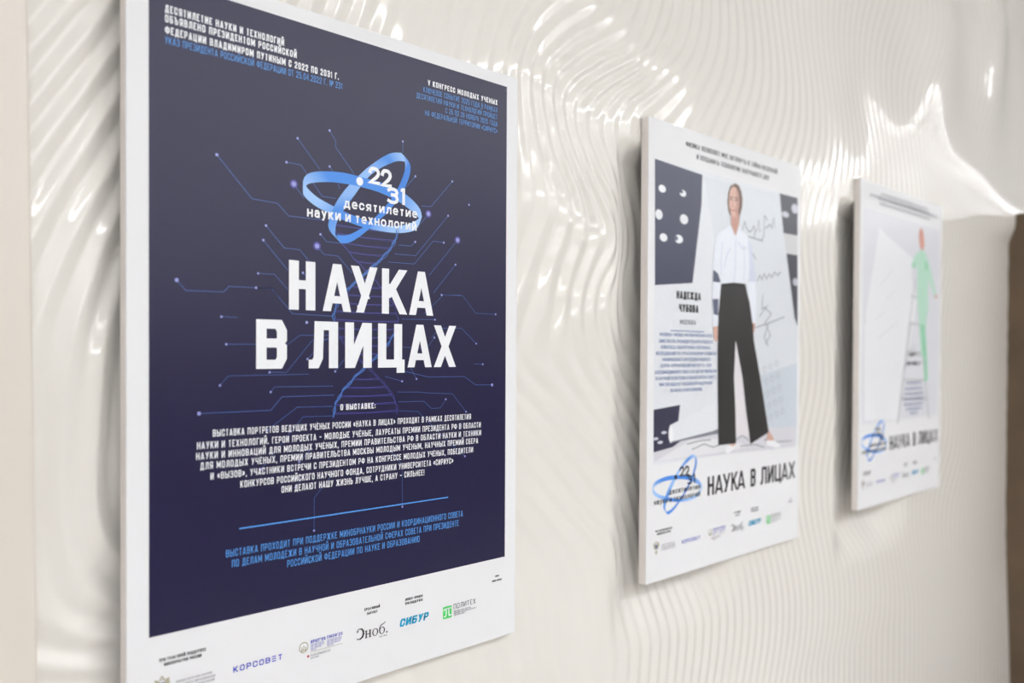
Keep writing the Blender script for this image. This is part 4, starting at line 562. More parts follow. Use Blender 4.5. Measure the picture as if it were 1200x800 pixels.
PHOTO2 = [
 ['poly', [[191.8, 87.5], [517.4, 81.0], [600.9, 279.2], [607.2, 629.7], [487.1, 678.4], [265.1, 619.3], [278.4, 354.2]], 'board_gray'],
 ['poly', [[425.5, 503.0], [604.4, 474.7], [603.6, 670.9], [487.0, 674.5]], 'board_cool'],
 ['poly', [[22.9, 646.1], [76.3, 633.3], [143.8, 626.4], [256.6, 620.2], [389.6, 622.1], [600.7, 629.4], [601.6, 676.9], [23.1, 664.8]], 'floor_gray'],
 ['poly', [[23.1, 664.8], [151.5, 629.9], [256.8, 634.8], [390.2, 660.5], [257.2, 664.4]], 'floor_light'],
 ['poly', [[19.8, 78.3], [185.4, 84.6], [183.0, 146.9], [152.1, 309.8], [22.5, 321.9]], 'slate'],
 ['ell', [44.5, 132.7], 12.2, 7.4, 'spot'],
 ['ell', [115.5, 132.2], 11.3, 6.9, 'spot'],
 ['ell', [34.2, 184.1], 12.0, 10.0, 'spot'],
 ['ell', [119.9, 183.7], 14.4, 9.9, 'spot'],
 ['ell', [49.9, 227.1], 12.9, 7.9, 'spot'],
 ['ell', [102.0, 225.1], 14.2, 8.5, 'spot'],
 ['ell', [109.4, 129.6], 6.0, 3.4, 'slate'],
 ['ell', [92.7, 224.3], 6.7, 4.7, 'slate_pale'],
 ['poly', [[511.3, 78.8], [599.4, 78.2], [601.0, 168.3], [531.3, 169.3]], 'slate_dark'],
 ['poly', [[531.3, 169.3], [601.0, 168.3], [601.9, 215.4], [546.6, 216.1]], 'strip_gray'],
 ['poly', [[546.6, 216.1], [601.9, 215.4], [605.0, 386.1], [589.5, 366.0]], 'slate_dark'],
 ['ell', [539.7, 124.7], 17.5, 7.0, 'spot_dim'],
 ['ell', [585.9, 105.7], 16.5, 11.4, 'spot_dim'],
 ['ell', [592.0, 280.4], 13.6, 9.3, 'spot_dim'],
 ['poly', [[20.6, 563.1], [110.2, 557.1], [103.9, 595.9], [79.5, 596.2], [71.6, 607.6], [76.3, 632.0], [122.4, 627.1], [85.2, 640.3], [21.5, 646.0]], 'slate_deep'],
 ['ell', [55.8, 609.6], 9.3, 2.9, 'spot_dim'],
 ['ell', [28.2, 619.9], 9.2, 2.9, 'spot_dim'],
 ['ell', [43.1, 628.0], 9.3, 3.0, 'spot_dim'],
 ['poly', [[79.9, 631.5], [252.4, 624.0], [252.3, 614.0], [83.5, 623.2]], 'roll_shade'],
 ['poly', [[75.9, 596.0], [247.3, 554.8], [253.1, 614.1], [231.5, 617.3], [79.9, 629.3], [73.2, 614.1]], 'roll_white'],
 ['ell', [79.0, 613.1], 8.1, 17.0, 'paper_white'],
 ['line', [[155.7, 649.9], [199.2, 642.1], [232.0, 651.2], [257.0, 648.5]], 2.2, 'scribble'],
 ['line', [[334.8, 623.6], [380.3, 621.6], [427.7, 638.9]], 2.2, 'scribble'],
 ['line', [[326.2, 641.7], [353.0, 634.1], [380.7, 647.8]], 2.2, 'scribble'],
 ['line', [[136.2, 637.6], [183.0, 634.3], [223.5, 634.8]], 2.2, 'scribble'],
 ['line', [[447.2, 649.9], [506.9, 659.0], [579.8, 661.5]], 2.2, 'scribble'],
 ['line', [[344.3, 657.1], [409.0, 658.0], [447.5, 667.1]], 2.2, 'scribble'],
 ['line', [[215.2, 623.0], [256.6, 621.1]], 2.2, 'scribble'],
 ['line', [[345.6, 181.0], [354.9, 161.9], [361.4, 174.3], [374.4, 182.9], [384.0, 178.6]], 2.6, 'scribble'],
 ['line', [[387.3, 178.2], [393.6, 167.6], [401.6, 176.7], [395.4, 194.1]], 2.6, 'scribble'],
 ['line', [[406.9, 177.9], [416.5, 151.6], [421.5, 178.0]], 2.6, 'scribble'],
 ['line', [[430.5, 194.0], [439.2, 186.4], [441.1, 138.7], [453.5, 147.5]], 2.6, 'scribble'],
 ['line', [[447.0, 166.9], [467.3, 156.2], [474.4, 164.0], [484.4, 138.8], [488.3, 160.8]], 2.6, 'scribble'],
 ['line', [[412.0, 288.3], [421.8, 275.8], [432.0, 285.3], [441.9, 271.1], [452.3, 282.3], [465.8, 269.4], [476.3, 277.3], [490.0, 264.3], [504.2, 270.3], [518.3, 262.3]], 2.6, 'scribble'],
 ['line', [[349.0, 192.1], [433.9, 197.1]], 2.6, 'scribble'],
 ['line', [[374.7, 202.8], [384.7, 225.1], [402.6, 240.3]], 2.6, 'scribble'],
 ['line', [[404.8, 394.6], [462.4, 383.4], [537.8, 366.2]], 2.4, 'scribble'],
 ['line', [[437.0, 318.6], [432.7, 352.7], [461.7, 341.8], [423.4, 367.6]], 2.4, 'scribble'],
 ['line', [[462.4, 385.8], [443.4, 415.6], [463.2, 434.9]], 2.4, 'scribble'],
 ['line', [[442.3, 347.5], [476.8, 360.8], [447.7, 381.4], [472.7, 410.2], [451.4, 430.1]], 2.4, 'scribble'],
 ['line', [[444.7, 495.5], [436.8, 488.6], [448.3, 481.9], [456.3, 488.8], [446.6, 496.5]], 1.6, 'scribble_pale'],
 ['line', [[472.0, 488.9], [464.0, 482.0], [475.7, 475.2], [483.8, 482.1], [474.0, 489.9]], 1.6, 'scribble_pale'],
 ['line', [[499.9, 482.2], [491.7, 475.2], [503.7, 468.3], [511.9, 475.3], [501.9, 483.3]], 1.6, 'scribble_pale'],
 ['line', [[451.9, 523.0], [444.0, 516.0], [455.6, 509.3], [463.6, 516.4], [453.9, 524.0]], 1.6, 'scribble_pale'],
 ['line', [[479.4, 516.7], [471.4, 509.6], [483.2, 502.9], [491.3, 510.0], [481.4, 517.7]], 1.6, 'scribble_pale'],
 ['line', [[507.4, 510.2], [499.2, 503.1], [511.3, 496.3], [519.6, 503.4], [509.5, 511.3]], 1.6, 'scribble_pale'],
 ['line', [[459.2, 550.6], [451.3, 543.5], [462.9, 537.0], [470.9, 544.1], [461.2, 551.7]], 1.6, 'scribble_pale'],
 ['line', [[486.9, 544.5], [478.8, 537.4], [490.6, 530.8], [498.8, 537.9], [488.9, 545.6]], 1.6, 'scribble_pale'],
 ['line', [[515.0, 538.4], [506.8, 531.2], [518.9, 524.4], [527.2, 531.7], [517.1, 539.4]], 1.6, 'scribble_pale'],
 ['line', [[466.6, 578.4], [458.6, 571.2], [470.3, 564.8], [478.4, 572.0], [468.6, 579.5]], 1.6, 'scribble_pale'],
 ['line', [[494.4, 572.6], [486.2, 565.3], [498.1, 558.8], [506.4, 566.1], [496.4, 573.7]], 1.6, 'scribble_pale'],
 ['line', [[522.7, 566.7], [514.4, 559.4], [526.6, 552.7], [534.9, 560.1], [524.8, 567.8]], 1.6, 'scribble_pale'],
 ['line', [[474.0, 606.3], [465.9, 599.0], [477.7, 592.7], [485.8, 600.0], [476.0, 607.4]], 1.6, 'scribble_pale'],
 ['line', [[501.9, 600.8], [493.7, 593.4], [505.7, 587.0], [514.0, 594.4], [503.9, 601.9]], 1.6, 'scribble_pale'],
 ['line', [[530.4, 595.1], [522.0, 587.7], [534.3, 581.2], [542.7, 588.6], [532.5, 596.2]], 1.6, 'scribble_pale'],
 ['poly', [[286.5, 146.5], [282.6, 126.8], [285.9, 107.2], [294.2, 92.5], [311.8, 83.9], [328.5, 86.1], [339.4, 98.3], [344.6, 113.9], [342.4, 133.8], [333.3, 152.9], [331.0, 167.8], [308.1, 163.9], [294.5, 155.8]], 'hair'],
 ['poly', [[296.3, 150.8], [328.2, 145.3], [331.1, 171.7], [323.8, 184.9], [316.5, 197.0], [306.5, 186.7], [297.9, 177.3]], 'neck'],
 ['poly', [[288.5, 114.8], [293.1, 100.7], [305.1, 91.3], [318.7, 94.0], [327.5, 103.1], [330.9, 117.3], [330.5, 132.0], [324.5, 147.4], [314.7, 157.3], [302.4, 156.2], [294.4, 147.8], [288.7, 134.0]], 'skin'],
 ['poly', [[316.3, 94.3], [327.5, 103.1], [330.9, 117.3], [330.5, 132.0], [324.5, 147.4], [315.9, 156.5], [314.5, 140.5], [319.1, 120.5]], 'skin_shade'],
 ['line', [[292.1, 116.9], [303.0, 114.8]], 2.2, 'hair'],
 ['line', [[311.6, 115.0], [325.2, 115.1]], 2.2, 'hair'],
 ['line', [[293.4, 121.2], [301.9, 120.4]], 2.2, 'eye'],
 ['line', [[312.9, 120.3], [324.1, 119.8]], 2.2, 'eye'],
 ['line', [[305.6, 123.8], [302.1, 134.9], [308.2, 135.4]], 2.2, 'skin_shade'],
 ['line', [[297.4, 143.2], [305.9, 144.1], [315.7, 141.6]], 2.2, 'lips'],
 ['poly', [[296.6, 175.5], [269.1, 189.0], [243.9, 200.2], [234.3, 219.4], [227.9, 257.6], [225.9, 279.1], [246.8, 284.5], [264.8, 304.9], [357.0, 301.3], [374.7, 285.7], [379.6, 311.9], [407.7, 312.0], [403.2, 277.1], [389.4, 231.3], [385.2, 211.7], [369.4, 193.3], [337.5, 183.4], [331.0, 170.4], [316.6, 197.9]], 'shirt'],
 ['poly', [[368.2, 196.8], [385.2, 211.7], [389.4, 231.3], [403.2, 277.1], [407.7, 312.0], [379.6, 311.9], [374.7, 285.7], [375.4, 245.8]], 'shirt_shade'],
 ['line', [[316.6, 197.9], [316.1, 250.5], [311.9, 301.1]], 3.5, 'shirt_shade'],
 ['line', [[263.6, 216.6], [258.2, 255.2], [258.6, 286.9]], 3.5, 'shirt_shade'],
 ['line', [[293.7, 226.6], [281.8, 240.5], [270.3, 270.1]], 3.5, 'shirt_shade'],
 ['line', [[349.3, 215.0], [356.3, 253.9], [350.5, 293.8]], 3.5, 'shirt_shade'],
 ['line', [[327.3, 210.6], [343.1, 222.2], [362.1, 220.5]], 3.5, 'shirt_shade'],
 ['poly', [[296.6, 175.5], [302.3, 187.1], [316.6, 197.9], [331.0, 170.4], [339.4, 183.2], [321.0, 207.9], [296.3, 194.2]], 'shirt'],
 ['poly', [[300.3, 178.3], [316.5, 197.3], [329.8, 173.2], [323.6, 172.5], [315.2, 187.4], [306.4, 177.6]], 'neck'],
 ['poly', [[229.3, 276.9], [246.8, 284.5], [256.5, 300.3], [226.4, 317.9]], 'slate_pale'],
 ['poly', [[227.2, 302.5], [260.6, 302.7], [251.4, 369.0], [246.8, 396.3], [228.5, 397.6], [226.5, 374.3], [225.9, 329.5]], 'shirt'],
 ['poly', [[226.1, 339.4], [249.3, 337.4], [248.1, 372.7], [230.6, 370.6]], 'slate_pale'],
 ['poly', [[228.5, 397.6], [247.6, 395.3], [247.1, 423.4], [240.5, 429.8], [233.8, 422.7]], 'skin'],
 ['poly', [[361.5, 294.2], [403.2, 291.6], [405.8, 339.4], [403.7, 386.5], [378.5, 384.3], [372.2, 336.1]], 'shirt'],
 ['poly', [[378.5, 384.3], [402.8, 385.6], [398.4, 404.4], [388.2, 407.9], [380.6, 397.6]], 'skin_shade'],
 ['poly', [[317.7, 429.3], [331.9, 429.1], [365.9, 578.0], [380.6, 635.9], [321.6, 632.1], [311.9, 510.6]], 'leg_gap'],
 ['poly', [[258.9, 305.1], [307.9, 299.4], [357.0, 299.2], [377.8, 340.6], [391.6, 387.8], [397.8, 425.9], [427.5, 507.9], [468.5, 634.1], [386.4, 655.4], [365.9, 582.7], [349.3, 506.6], [319.4, 424.6], [313.6, 506.0], [320.8, 576.1], [324.5, 649.6], [253.6, 648.7], [249.4, 527.6], [247.3, 437.0], [248.9, 369.0]], 'trousers'],
 ['poly', [[264.9, 304.7], [307.9, 300.3], [355.2, 299.7], [357.1, 304.8], [308.0, 305.8], [263.2, 310.3]], 'belt'],
 ['poly', [[284.3, 651.8], [321.0, 651.7], [314.1, 661.9], [293.2, 670.0], [281.1, 666.3]], 'shoe'],
 ['poly', [[293.0, 650.6], [321.0, 649.8], [315.8, 656.0]], 'skin'],
 ['poly', [[462.6, 634.3], [472.4, 632.9], [492.7, 652.0], [476.9, 664.8], [457.0, 654.5]], 'skin'],
 ['poly', [[458.9, 651.7], [496.8, 655.8], [527.5, 669.5], [507.2, 673.0], [455.2, 662.7]], 'shoe'],
]
CAPTION2 = [
 ['НАДЕЖДА', 94.8, 181.5, 328.8, 343.8, 'coal', 0.2],
 ['ЧУБОВА', 104.1, 173.1, 354.7, 369.7, 'coal', 0.2],
 ['МОСКВА', 107.4, 164.1, 385.9, 394.9, 'mid_gray', 0.16],
 ['КАНДИДАТ ФИЗИКО-МАТЕМАТИЧЕСКИХ НАУК,', 39.1, 228.1, 413.1, 419.4, 'text_blue', 0.13],
 ['ЗАМЕСТИТЕЛЬ РУКОВОДИТЕЛЯ КУРЧАТОВСКОГО', 35.5, 228.3, 426.3, 432.7, 'text_blue', 0.13],
 ['КОМПЛЕКСА СИНХРОТРОННО-НЕЙТРОННЫХ', 44.2, 221.1, 438.4, 444.8, 'text_blue', 0.13],
 ['ИССЛЕДОВАНИЙ ПО СТРАТЕГИЧЕСКОМУ РАЗВИТИЮ', 26.9, 243.6, 450.6, 457.0, 'text_blue', 0.13],
 ['НАЦИОНАЛЬНОГО ИССЛЕДОВАТЕЛЬСКОГО', 48.3, 219.6, 462.5, 468.9, 'text_blue', 0.13],
 ['ЦЕНТРА «КУРЧАТОВСКИЙ ИНСТИТУТ», ЧЛЕН', 42.0, 224.2, 474.9, 481.3, 'text_blue', 0.13],
 ['КООРДИНАЦИОННОГО СОВЕТА ПО ДЕЛАМ МОЛОДЁЖИ', 24.1, 245.2, 487.4, 493.8, 'text_blue', 0.13],
 ['В НАУЧНОЙ И ОБРАЗОВАТЕЛЬНОЙ СФЕРАХ СОВЕТА', 27.4, 242.4, 499.7, 506.1, 'text_blue', 0.13],
 ['ПРИ ПРЕЗИДЕНТЕ РОССИЙСКОЙ ФЕДЕРАЦИИ', 38.0, 226.9, 512.0, 518.4, 'text_blue', 0.13],
 ['ПО НАУКЕ И ОБРАЗОВАНИЮ', 76.0, 188.4, 524.4, 530.8, 'text_blue', 0.13],
]
CAPRULE2 = [75.5, 195.1, 408.6]
HEAD3 = [
 ['', 136.1, 491.8, 22.1, 28.6, 'mid_gray', 0.18],
 ['', 61.1, 509.7, 33.2, 39.8, 'mid_gray', 0.18],
 ['', 117.3, 576.1, 36.0, 42.5, 'mid_gray', 0.18],
 ['', 127.1, 510.3, 49.2, 55.8, 'mid_gray', 0.18],
]
PHOTO3 = [
 ['poly', [[128.8, 124.8], [377.0, 186.3], [358.0, 296.0], [67.4, 311.0]], 'board_pale'],
 ['poly', [[124.6, 119.4], [323.0, 185.5], [413.6, 308.6], [340.5, 488.0], [58.7, 487.7], [39.8, 366.7]], 'board_pale'],
 ['poly', [[32.1, 394.3], [362.1, 385.2], [280.7, 666.1], [38.1, 657.3]], 'board_pale'],
 ['line', [[137.0, 280.3], [223.0, 232.7]], 2.2, 'haze_line'],
 ['line', [[123.7, 432.6], [262.9, 380.3]], 2.2, 'haze_line'],
 ['line', [[172.3, 320.1], [242.4, 288.3]], 2.2, 'haze_line'],
 ['line', [[105.6, 378.1], [173.2, 355.0]], 2.2, 'haze_line'],
 ['line', [[396.1, 250.0], [356.5, 370.2], [327.0, 480.7]], 8, 'ladder'],
 ['line', [[490.6, 304.9], [479.9, 366.3], [472.9, 480.5]], 6, 'ladder'],
 ['line', [[364.3, 299.9], [413.4, 302.6]], 6, 'ladder'],
 ['line', [[349.1, 381.4], [445.7, 384.0]], 7, 'ladder'],
 ['line', [[328.6, 471.9], [468.7, 476.7]], 9, 'ladder'],
 ['line', [[362.1, 385.2], [321.3, 500.5], [271.3, 673.2]], 11, 'ladder'],
 ['line', [[455.1, 382.7], [473.3, 501.2], [517.2, 674.1]], 10, 'ladder'],
 ['line', [[334.2, 466.2], [468.1, 469.5]], 7, 'ladder'],
 ['line', [[310.8, 549.8], [483.3, 553.0]], 7, 'ladder'],
 ['line', [[292.7, 606.2], [498.0, 613.2]], 6, 'ladder'],
 ['poly', [[420.2, 113.9], [429.6, 92.0], [447.6, 87.1], [460.4, 109.9], [465.3, 139.6], [453.6, 157.3], [433.2, 150.1]], 'hair_red'],
 ['poly', [[424.2, 113.5], [448.2, 109.6], [457.1, 136.6], [445.4, 153.5], [431.1, 146.5]], 'skin_warm'],
 ['poly', [[409.7, 167.1], [439.3, 153.3], [474.1, 160.0], [499.6, 182.3], [512.9, 211.9], [498.0, 274.0], [503.9, 334.9], [484.5, 381.4], [474.9, 480.5], [448.4, 480.5], [431.6, 382.8], [413.6, 308.6], [411.1, 219.2]], 'mint'],
 ['poly', [[409.7, 167.1], [382.5, 180.5], [367.7, 211.2], [395.1, 212.9], [418.5, 196.2]], 'mint'],
 ['poly', [[499.6, 182.3], [521.3, 211.3], [552.3, 255.5], [574.8, 289.2], [557.7, 294.0], [522.7, 257.3], [496.5, 220.7]], 'mint'],
 ['poly', [[367.4, 200.2], [390.8, 196.9], [395.2, 214.4], [371.7, 214.6]], 'mint_deep'],
 ['poly', [[466.6, 184.9], [495.6, 190.2], [500.4, 212.8], [475.6, 214.5]], 'mint_deep'],
 ['poly', [[434.0, 383.3], [476.4, 382.1], [493.7, 461.4], [505.0, 553.4], [481.5, 563.3], [468.6, 485.3]], 'mint_deep'],
 ['poly', [[561.8, 286.0], [583.5, 288.8], [575.1, 297.0], [557.7, 294.0]], 'skin_warm'],
]
CAPTION3 = [
 ['', 356.4, 409.5, 470.5, 481.5, 'faint_text', 0.22],
 ['', 333.2, 439.4, 496.9, 507.9, 'faint_text', 0.22],
 ['', 336.7, 449.5, 558.0, 565.0, 'text_blue', 0.16],
 ['', 323.3, 460.6, 575.0, 582.0, 'text_blue', 0.16],
 ['', 315.8, 471.7, 590.6, 597.6, 'text_blue', 0.16],
 ['', 312.2, 476.4, 606.2, 613.2, 'text_blue', 0.16],
 ['', 316.6, 472.6, 621.8, 628.8, 'text_blue', 0.16],
 ['', 332.7, 462.3, 635.9, 642.9, 'text_blue', 0.16],
 ['', 365.1, 420.5, 648.9, 655.9, 'text_blue', 0.16],
]

def smooth_edge(P, n=6):
    out = []
    for i in range(len(P) - 1):
        p0, p1, p2, p3 = P[max(i - 1, 0)], P[i], P[i + 1], P[min(i + 2, len(P) - 1)]
        for k in range(n): out.append(tuple(cubic([p0[a], p1[a], p2[a], p3[a]], k / n) for a in (0, 1)))
    return out + [tuple(P[-1])]
def resample(P, n):
    P = np.array(P); d = np.concatenate([[0], np.cumsum(np.hypot(*np.diff(P, axis=0).T))]); t = np.linspace(0, d[-1], n)
    return np.stack([np.interp(t, d, P[:, a]) for a in (0, 1)], 1)
def emblem(parent, dark, box=None, thin=1.0):
    """two crossing ribbon rings with the date and motto"""
    allp = np.array([p for k in ('flat_upper', 'flat_lower', 'tall_left', 'tall_right') for e in EMBLEM[k] for p in e])
    lo, hi = allp.min(0), allp.max(0)
    if box: sc = (np.array(box[2:]) - np.array(box[:2])) / (hi - lo); off = np.array(box[:2]) - lo * sc
    else: sc = np.ones(2); off = np.zeros(2)
    T = lambda p: np.asarray(p) * sc + off
    blue = np.array(lin((74, 140, 226))); light = np.array(lin((158, 196, 244))); deep = np.array(lin((66, 128, 216)))
    RAMP = {'flat_upper': [(0, light), (.2, blue), (.75, blue), (1, light)], 'flat_lower': [(0, light), (.14, light), (.32, blue), (.5, blue), (.72, light), (1, light)],
            'tall_left': [(0, light), (.14, blue), (.36, light * .8 + blue * .2), (.62, light * .7 + blue * .3), (.75, blue), (1, light * .5 + blue * .5)], 'tall_right': [(0, light), (.1, deep), (1, blue)]}
    p = Print(0.22); cols = []
    for z, key in enumerate(('flat_lower', 'tall_right', 'tall_left', 'flat_upper')):
        A, B = (resample(smooth_edge(e), 41) for e in EMBLEM[key])
        mid = (A + B) / 2; A = mid + (A - mid) * thin; B = mid + (B - mid) * thin
        A, B = T(A), T(B); r = RAMP[key]
        def cc(t): return [np.interp(t, [q[0] for q in r], [q[1][a] for q in r]) for a in range(3)]
        for i in range(40):
            p.quad([A[i], A[i + 1], B[i + 1], B[i]], M_GRAD, 0.20 + 0.02 * z)
            cols += [cc(i / 40), cc((i + 1) / 40), cc((i + 1) / 40), cc(i / 40)]
    me = bpy.data.meshes.new('ribbon_rings'); me.from_pydata(p.v, [], p.f)
    ca = me.color_attributes.new('ink', 'FLOAT_COLOR', 'POINT')
    ca.data.foreach_set('color', np.concatenate([np.array(cols), np.ones((len(cols), 1))], 1).astype(np.float32).ravel())
    o = link('ring_emblem', me, parent, (M_GRAD,))
    q = Print(0.42); d = T(EMBLEM['dot']); q.disc(d, 5.6 * sc[0], 5.9 * sc[1], dark)
    for (ch, u0, u1, v0, v1) in EMBLEM['text']:
        a, b = T((u0, v0)), T((u1, v1)); h = b[1] - a[1]; q.glyph({'2': 'two', '3': 'three', '1': 'one'}[ch], a[0], b[0], a[1], b[1], h * .21, h * .2, dark)
    for (s, u0, u1, v0, v1) in EMBLEM['lower']:
        a, b = T((u0, v0)), T((u1, v1)); q.text(s, a[0], b[0], a[1], b[1], dark, .24, gap=.24)
    q.build('emblem_lettering', o if parent.get('part_root') is None and parent.parent is None else parent)
    return o

def partner_marks(root, dx=0.0):
    """the sponsor strip along the foot of a board"""
    def T(name, lines): return lettering(name, root, lines)
    T('grant_note', [("ПРИ ГРАНТОВОЙ ПОДДЕРЖКЕ", 37 + dx, 92.9 + dx, 799, 802.8, 'coal', .2), ("МИНОБРНАУКИ РОССИИ", 42.5 + dx, 87.3 + dx, 805, 808.8, 'coal', .2)])
    p = Print(0.3); cx = 40 + dx                                     # crest: spread wings, shield, tail
    for s in (-1, 1):
        p.quad([(cx + s * 1.5, 829), (cx + s * 4, 824), (cx + s * 8.5, 822.5), (cx + s * 9, 829), (cx + s * 6, 835), (cx + s * 2, 838)], 'crest_gold')
        for k in range(3): p.quad([(cx + s * (6 + k * 1.2), 833 - k * 2), (cx + s * (7.4 + k * 1.2), 832 - k * 2), (cx + s * (6.6 + k), 836 - k * 2)], 'crest_gold')
        p.disc((cx + s * 1.8, 823.6), 1.5, 1.6, 'crest_gold', 10); p.quad([(cx + s * 1, 838), (cx + s * 4.5, 842), (cx + s * 3, 843)], 'crest_gold')
    p.quad([(cx - 2.2, 827), (cx + 2.2, 827), (cx + 2.2, 833), (cx, 836), (cx - 2.2, 833)], 'crest_blue', .36)
    p.quad([(cx - 1.6, 837), (cx + 1.6, 837), (cx + 2.6, 845), (cx, 847), (cx - 2.6, 845)], 'crest_gold')
    p.quad([(cx - 2, 820.4), (cx, 819.4), (cx + 2, 820.4), (cx + 1.3, 822), (cx - 1.3, 822)], 'crest_gold')
    p.build('crest_mark', root)
    T('ministry_name', [("МИНИСТЕРСТВО НАУКИ", 56.3 + dx, 100 + dx, 829.4, 832.2, 'fine_gray', .13), ("И ВЫСШЕГО ОБРАЗОВАНИЯ", 56.3 + dx, 104.3 + dx, 834, 836.8, 'fine_gray', .13), ("РОССИЙСКОЙ ФЕДЕРАЦИИ", 56.3 + dx, 103.6 + dx, 838.4, 841.2, 'fine_gray', .13)])
    p = Print(0.3); x = 127.3 + dx; st = 69.4 / 8                     # wide blue wordmark, its E three loose bars
    for ch in "КОРСОВЕТ":
        if ch == 'Е':
            for k in range(3): p.quad([(x + .6, 831.4 + k * 2.9), (x + 6.4, 831.4 + k * 2.9), (x + 6.4, 832.7 + k * 2.9), (x + .6, 832.7 + k * 2.9)], 'logo_blue')
        else: p.glyph(ch, x + .4, x + 6.8, 831.4, 838.6, 1.4, 1.35, 'logo_blue')
        x += st
    p.build('wordmark_blue', root)
    p = Print(0.3)
    p.disc((225.7, 831), 7, 7.2, 'crest_gold', 28)
    p.disc((225.7, 831), 5.4, 5.6, 'paper_white', 24, .34)
    for (a, b) in ((-3.6, 2), (-.7, -4), (2.2, 2)): p.quad([(225.7 + a, 834.5), (225.7 + a, 831 - (3 if a == -.7 else 1)), (225.7 + a + 1.5, 831 - (3 if a == -.7 else 1)), (225.7 + a + 1.5, 834.5)], 'crest_gold', .38)
    p.quad([(221.6, 834), (229.8, 834), (229.2, 835.6), (222.2, 835.6)], 'crest_gold', .38)
    p.text("SPIEF'25", 236.2, 258.7, 824, 828.2, 'logo_blue', .2); p.text("ПМЭФ'25", 261.1, 285.5, 823.6, 827.8, 'logo_blue', .16)
    for k in range(4):
        p.text("", 236.2, 256.5 - (0, 0, 4, 12)[k], 829.6 + k * 2.3, 831 + k * 2.3, 'lavender', .2); p.text("", 261.1, 285 - (0, 1, 3, 14)[k], 829.4 + k * 2.3, 830.8 + k * 2.3, 'lavender', .2)
    p.quad([(235, 839.3), (285.5, 839.3), (285.5, 839.9), (235, 839.9)], 'crest_gold')
    p.disc((232.4, 844.2), 1.7, 1.8, 'red', 8); p.text("ROSCONGRESS", 236.2, 266.2, 842.6, 845.6, 'fine_gray', .13); p.text("", 236.2, 249.5, 847, 848.6, 'fine_gray', .2)
    p.build('forum_mark', root)
    T('creative_note', [("КРЕАТИВНЫЙ", 321.3, 347.3, 799.6, 803.2, 'coal', .2), ("ПАРТНЕР", 325.6, 343.1, 806, 809.6, 'coal', .2)])
    p = Print(0.3)                                                    # serif wordmark, its first C turned round
    arc = [(309.6 + .2, 829.2), (310.6, 827.2), (313.6, 826.4), (317, 827.4), (319.4, 830.6), (319.6, 834.6), (318, 838.4), (314.6, 840.4), (311, 840.4), (308.8, 839.2)]
    for i, t in enumerate((1.0, 1.0, 1.4, 2.2, 2.8, 2.8, 2.2, 1.4, 1.0)): p.ribbon(arc[i:i + 2], t, 'coal', True)
    p.disc((310, 829.6), 1.3, 1.3, 'coal', 10)
    for x in (323.2, 329.6):
        p.quad([(x, 831), (x + 2.2, 831), (x + 2.2, 841.4), (x, 841.4)], 'coal')
        for v in (831, 840.7): p.quad([(x - 1, v), (x + 3.2, v), (x + 3.2, v + .8), (x - 1, v + .8)], 'coal')
    p.quad([(324, 835.7), (331, 835.7), (331, 836.7), (324, 836.7)], 'coal')
    def serif_o(cx, cy, rx, ry):
        o = [(cx + rx * math.cos(a), cy + ry * math.sin(a)) for a in np.linspace(0, 2 * math.pi, 25)]; i_ = [(cx + (rx - 1.9) * math.cos(a), cy + (ry - .8) * math.sin(a)) for a in np.linspace(0, 2 * math.pi, 25)]
        for k in range(24): p.quad([o[k], o[k + 1], i_[k + 1], i_[k]], 'coal')
    serif_o(339.5, 836.4, 5, 5.4); serif_o(351.2, 836.6, 5, 5.2)
    p.ribbon([(346.8, 835.6), (347.2, 831.6), (349.2, 829), (352.6, 827.8)], 1.5, 'coal'); p.ribbon([(351.6, 828), (355, 827.2), (356.4, 825.6)], 1.1, 'coal')
    p.disc((359.4, 840.6), 1.3, 1.3, 'coal', 12); p.text("", 346.5, 360.4, 844, 845.8, 'fine_gray', .2)
    p.build('wordmark_serif', root)
    T('project_note', [("ПРОЕКТ СОЗДАН", 392.6, 424, 799.9, 803.5, 'coal', .2), ("ПРИ ПОДДЕРЖКЕ", 392.3, 424.5, 805.7, 809.3, 'coal', .2)])
    p = Print(0.3); x = 381.7
    for ch, w in zip("СИБУР", (10.2, 10.8, 10.4, 10.4, 10)): p.glyph(ch, x, x + w - .9, 828, 839.3, 3.3, 2.5, 'teal', .22); x += w + .4
    p.build('wordmark_teal', root)
    p = Print(0.3)
    p.quad([(463.4, 827.4), (480.5, 827.4), (480.5, 845.8), (463.4, 845.8)], 'green', .26)
    p.ribbon([(465.6, 832.6), (467, 831), (478.6, 831)], 1.7, 'paper_white', True, .34); p.ribbon([(470, 831), (469.6, 839), (468.6, 841.8), (466.6, 842.4)], 2, 'paper_white', True, .34)
    p.ribbon([(475, 831), (475, 840.4), (476.2, 842.2), (478.4, 841.4)], 2, 'paper_white', True, .34)
    p.text("ПОЛИТЕХ", 484.6, 529.6, 826.8, 834.6, 'coal', .1, gap=.2)
    for k, (a, b) in enumerate(((485, 520), (485, 532), (485, 509))): p.text("", a, b, 837.4 + k * 2.9, 839.2 + k * 2.9, 'fine_gray', .2)
    p.build('green_mark', root)
    T('code_note', [("", 571.7, 582.2, 799, 801.6, 'coal', .22), ("", 565.2, 587.8, 805.6, 808.4, 'coal', .22)])

def title_row(parent, letters, col, sx, sy):
    p = Print(0.34)
    for (c, u0, u1, v0, v1) in letters: p.glyph(c, u0, u1, v0, v1, sx * (.86 if c in 'АУХК' else 1), sy * (.86 if c in 'АУХК' else 1), col)
    return p.build('title_lettering', parent)

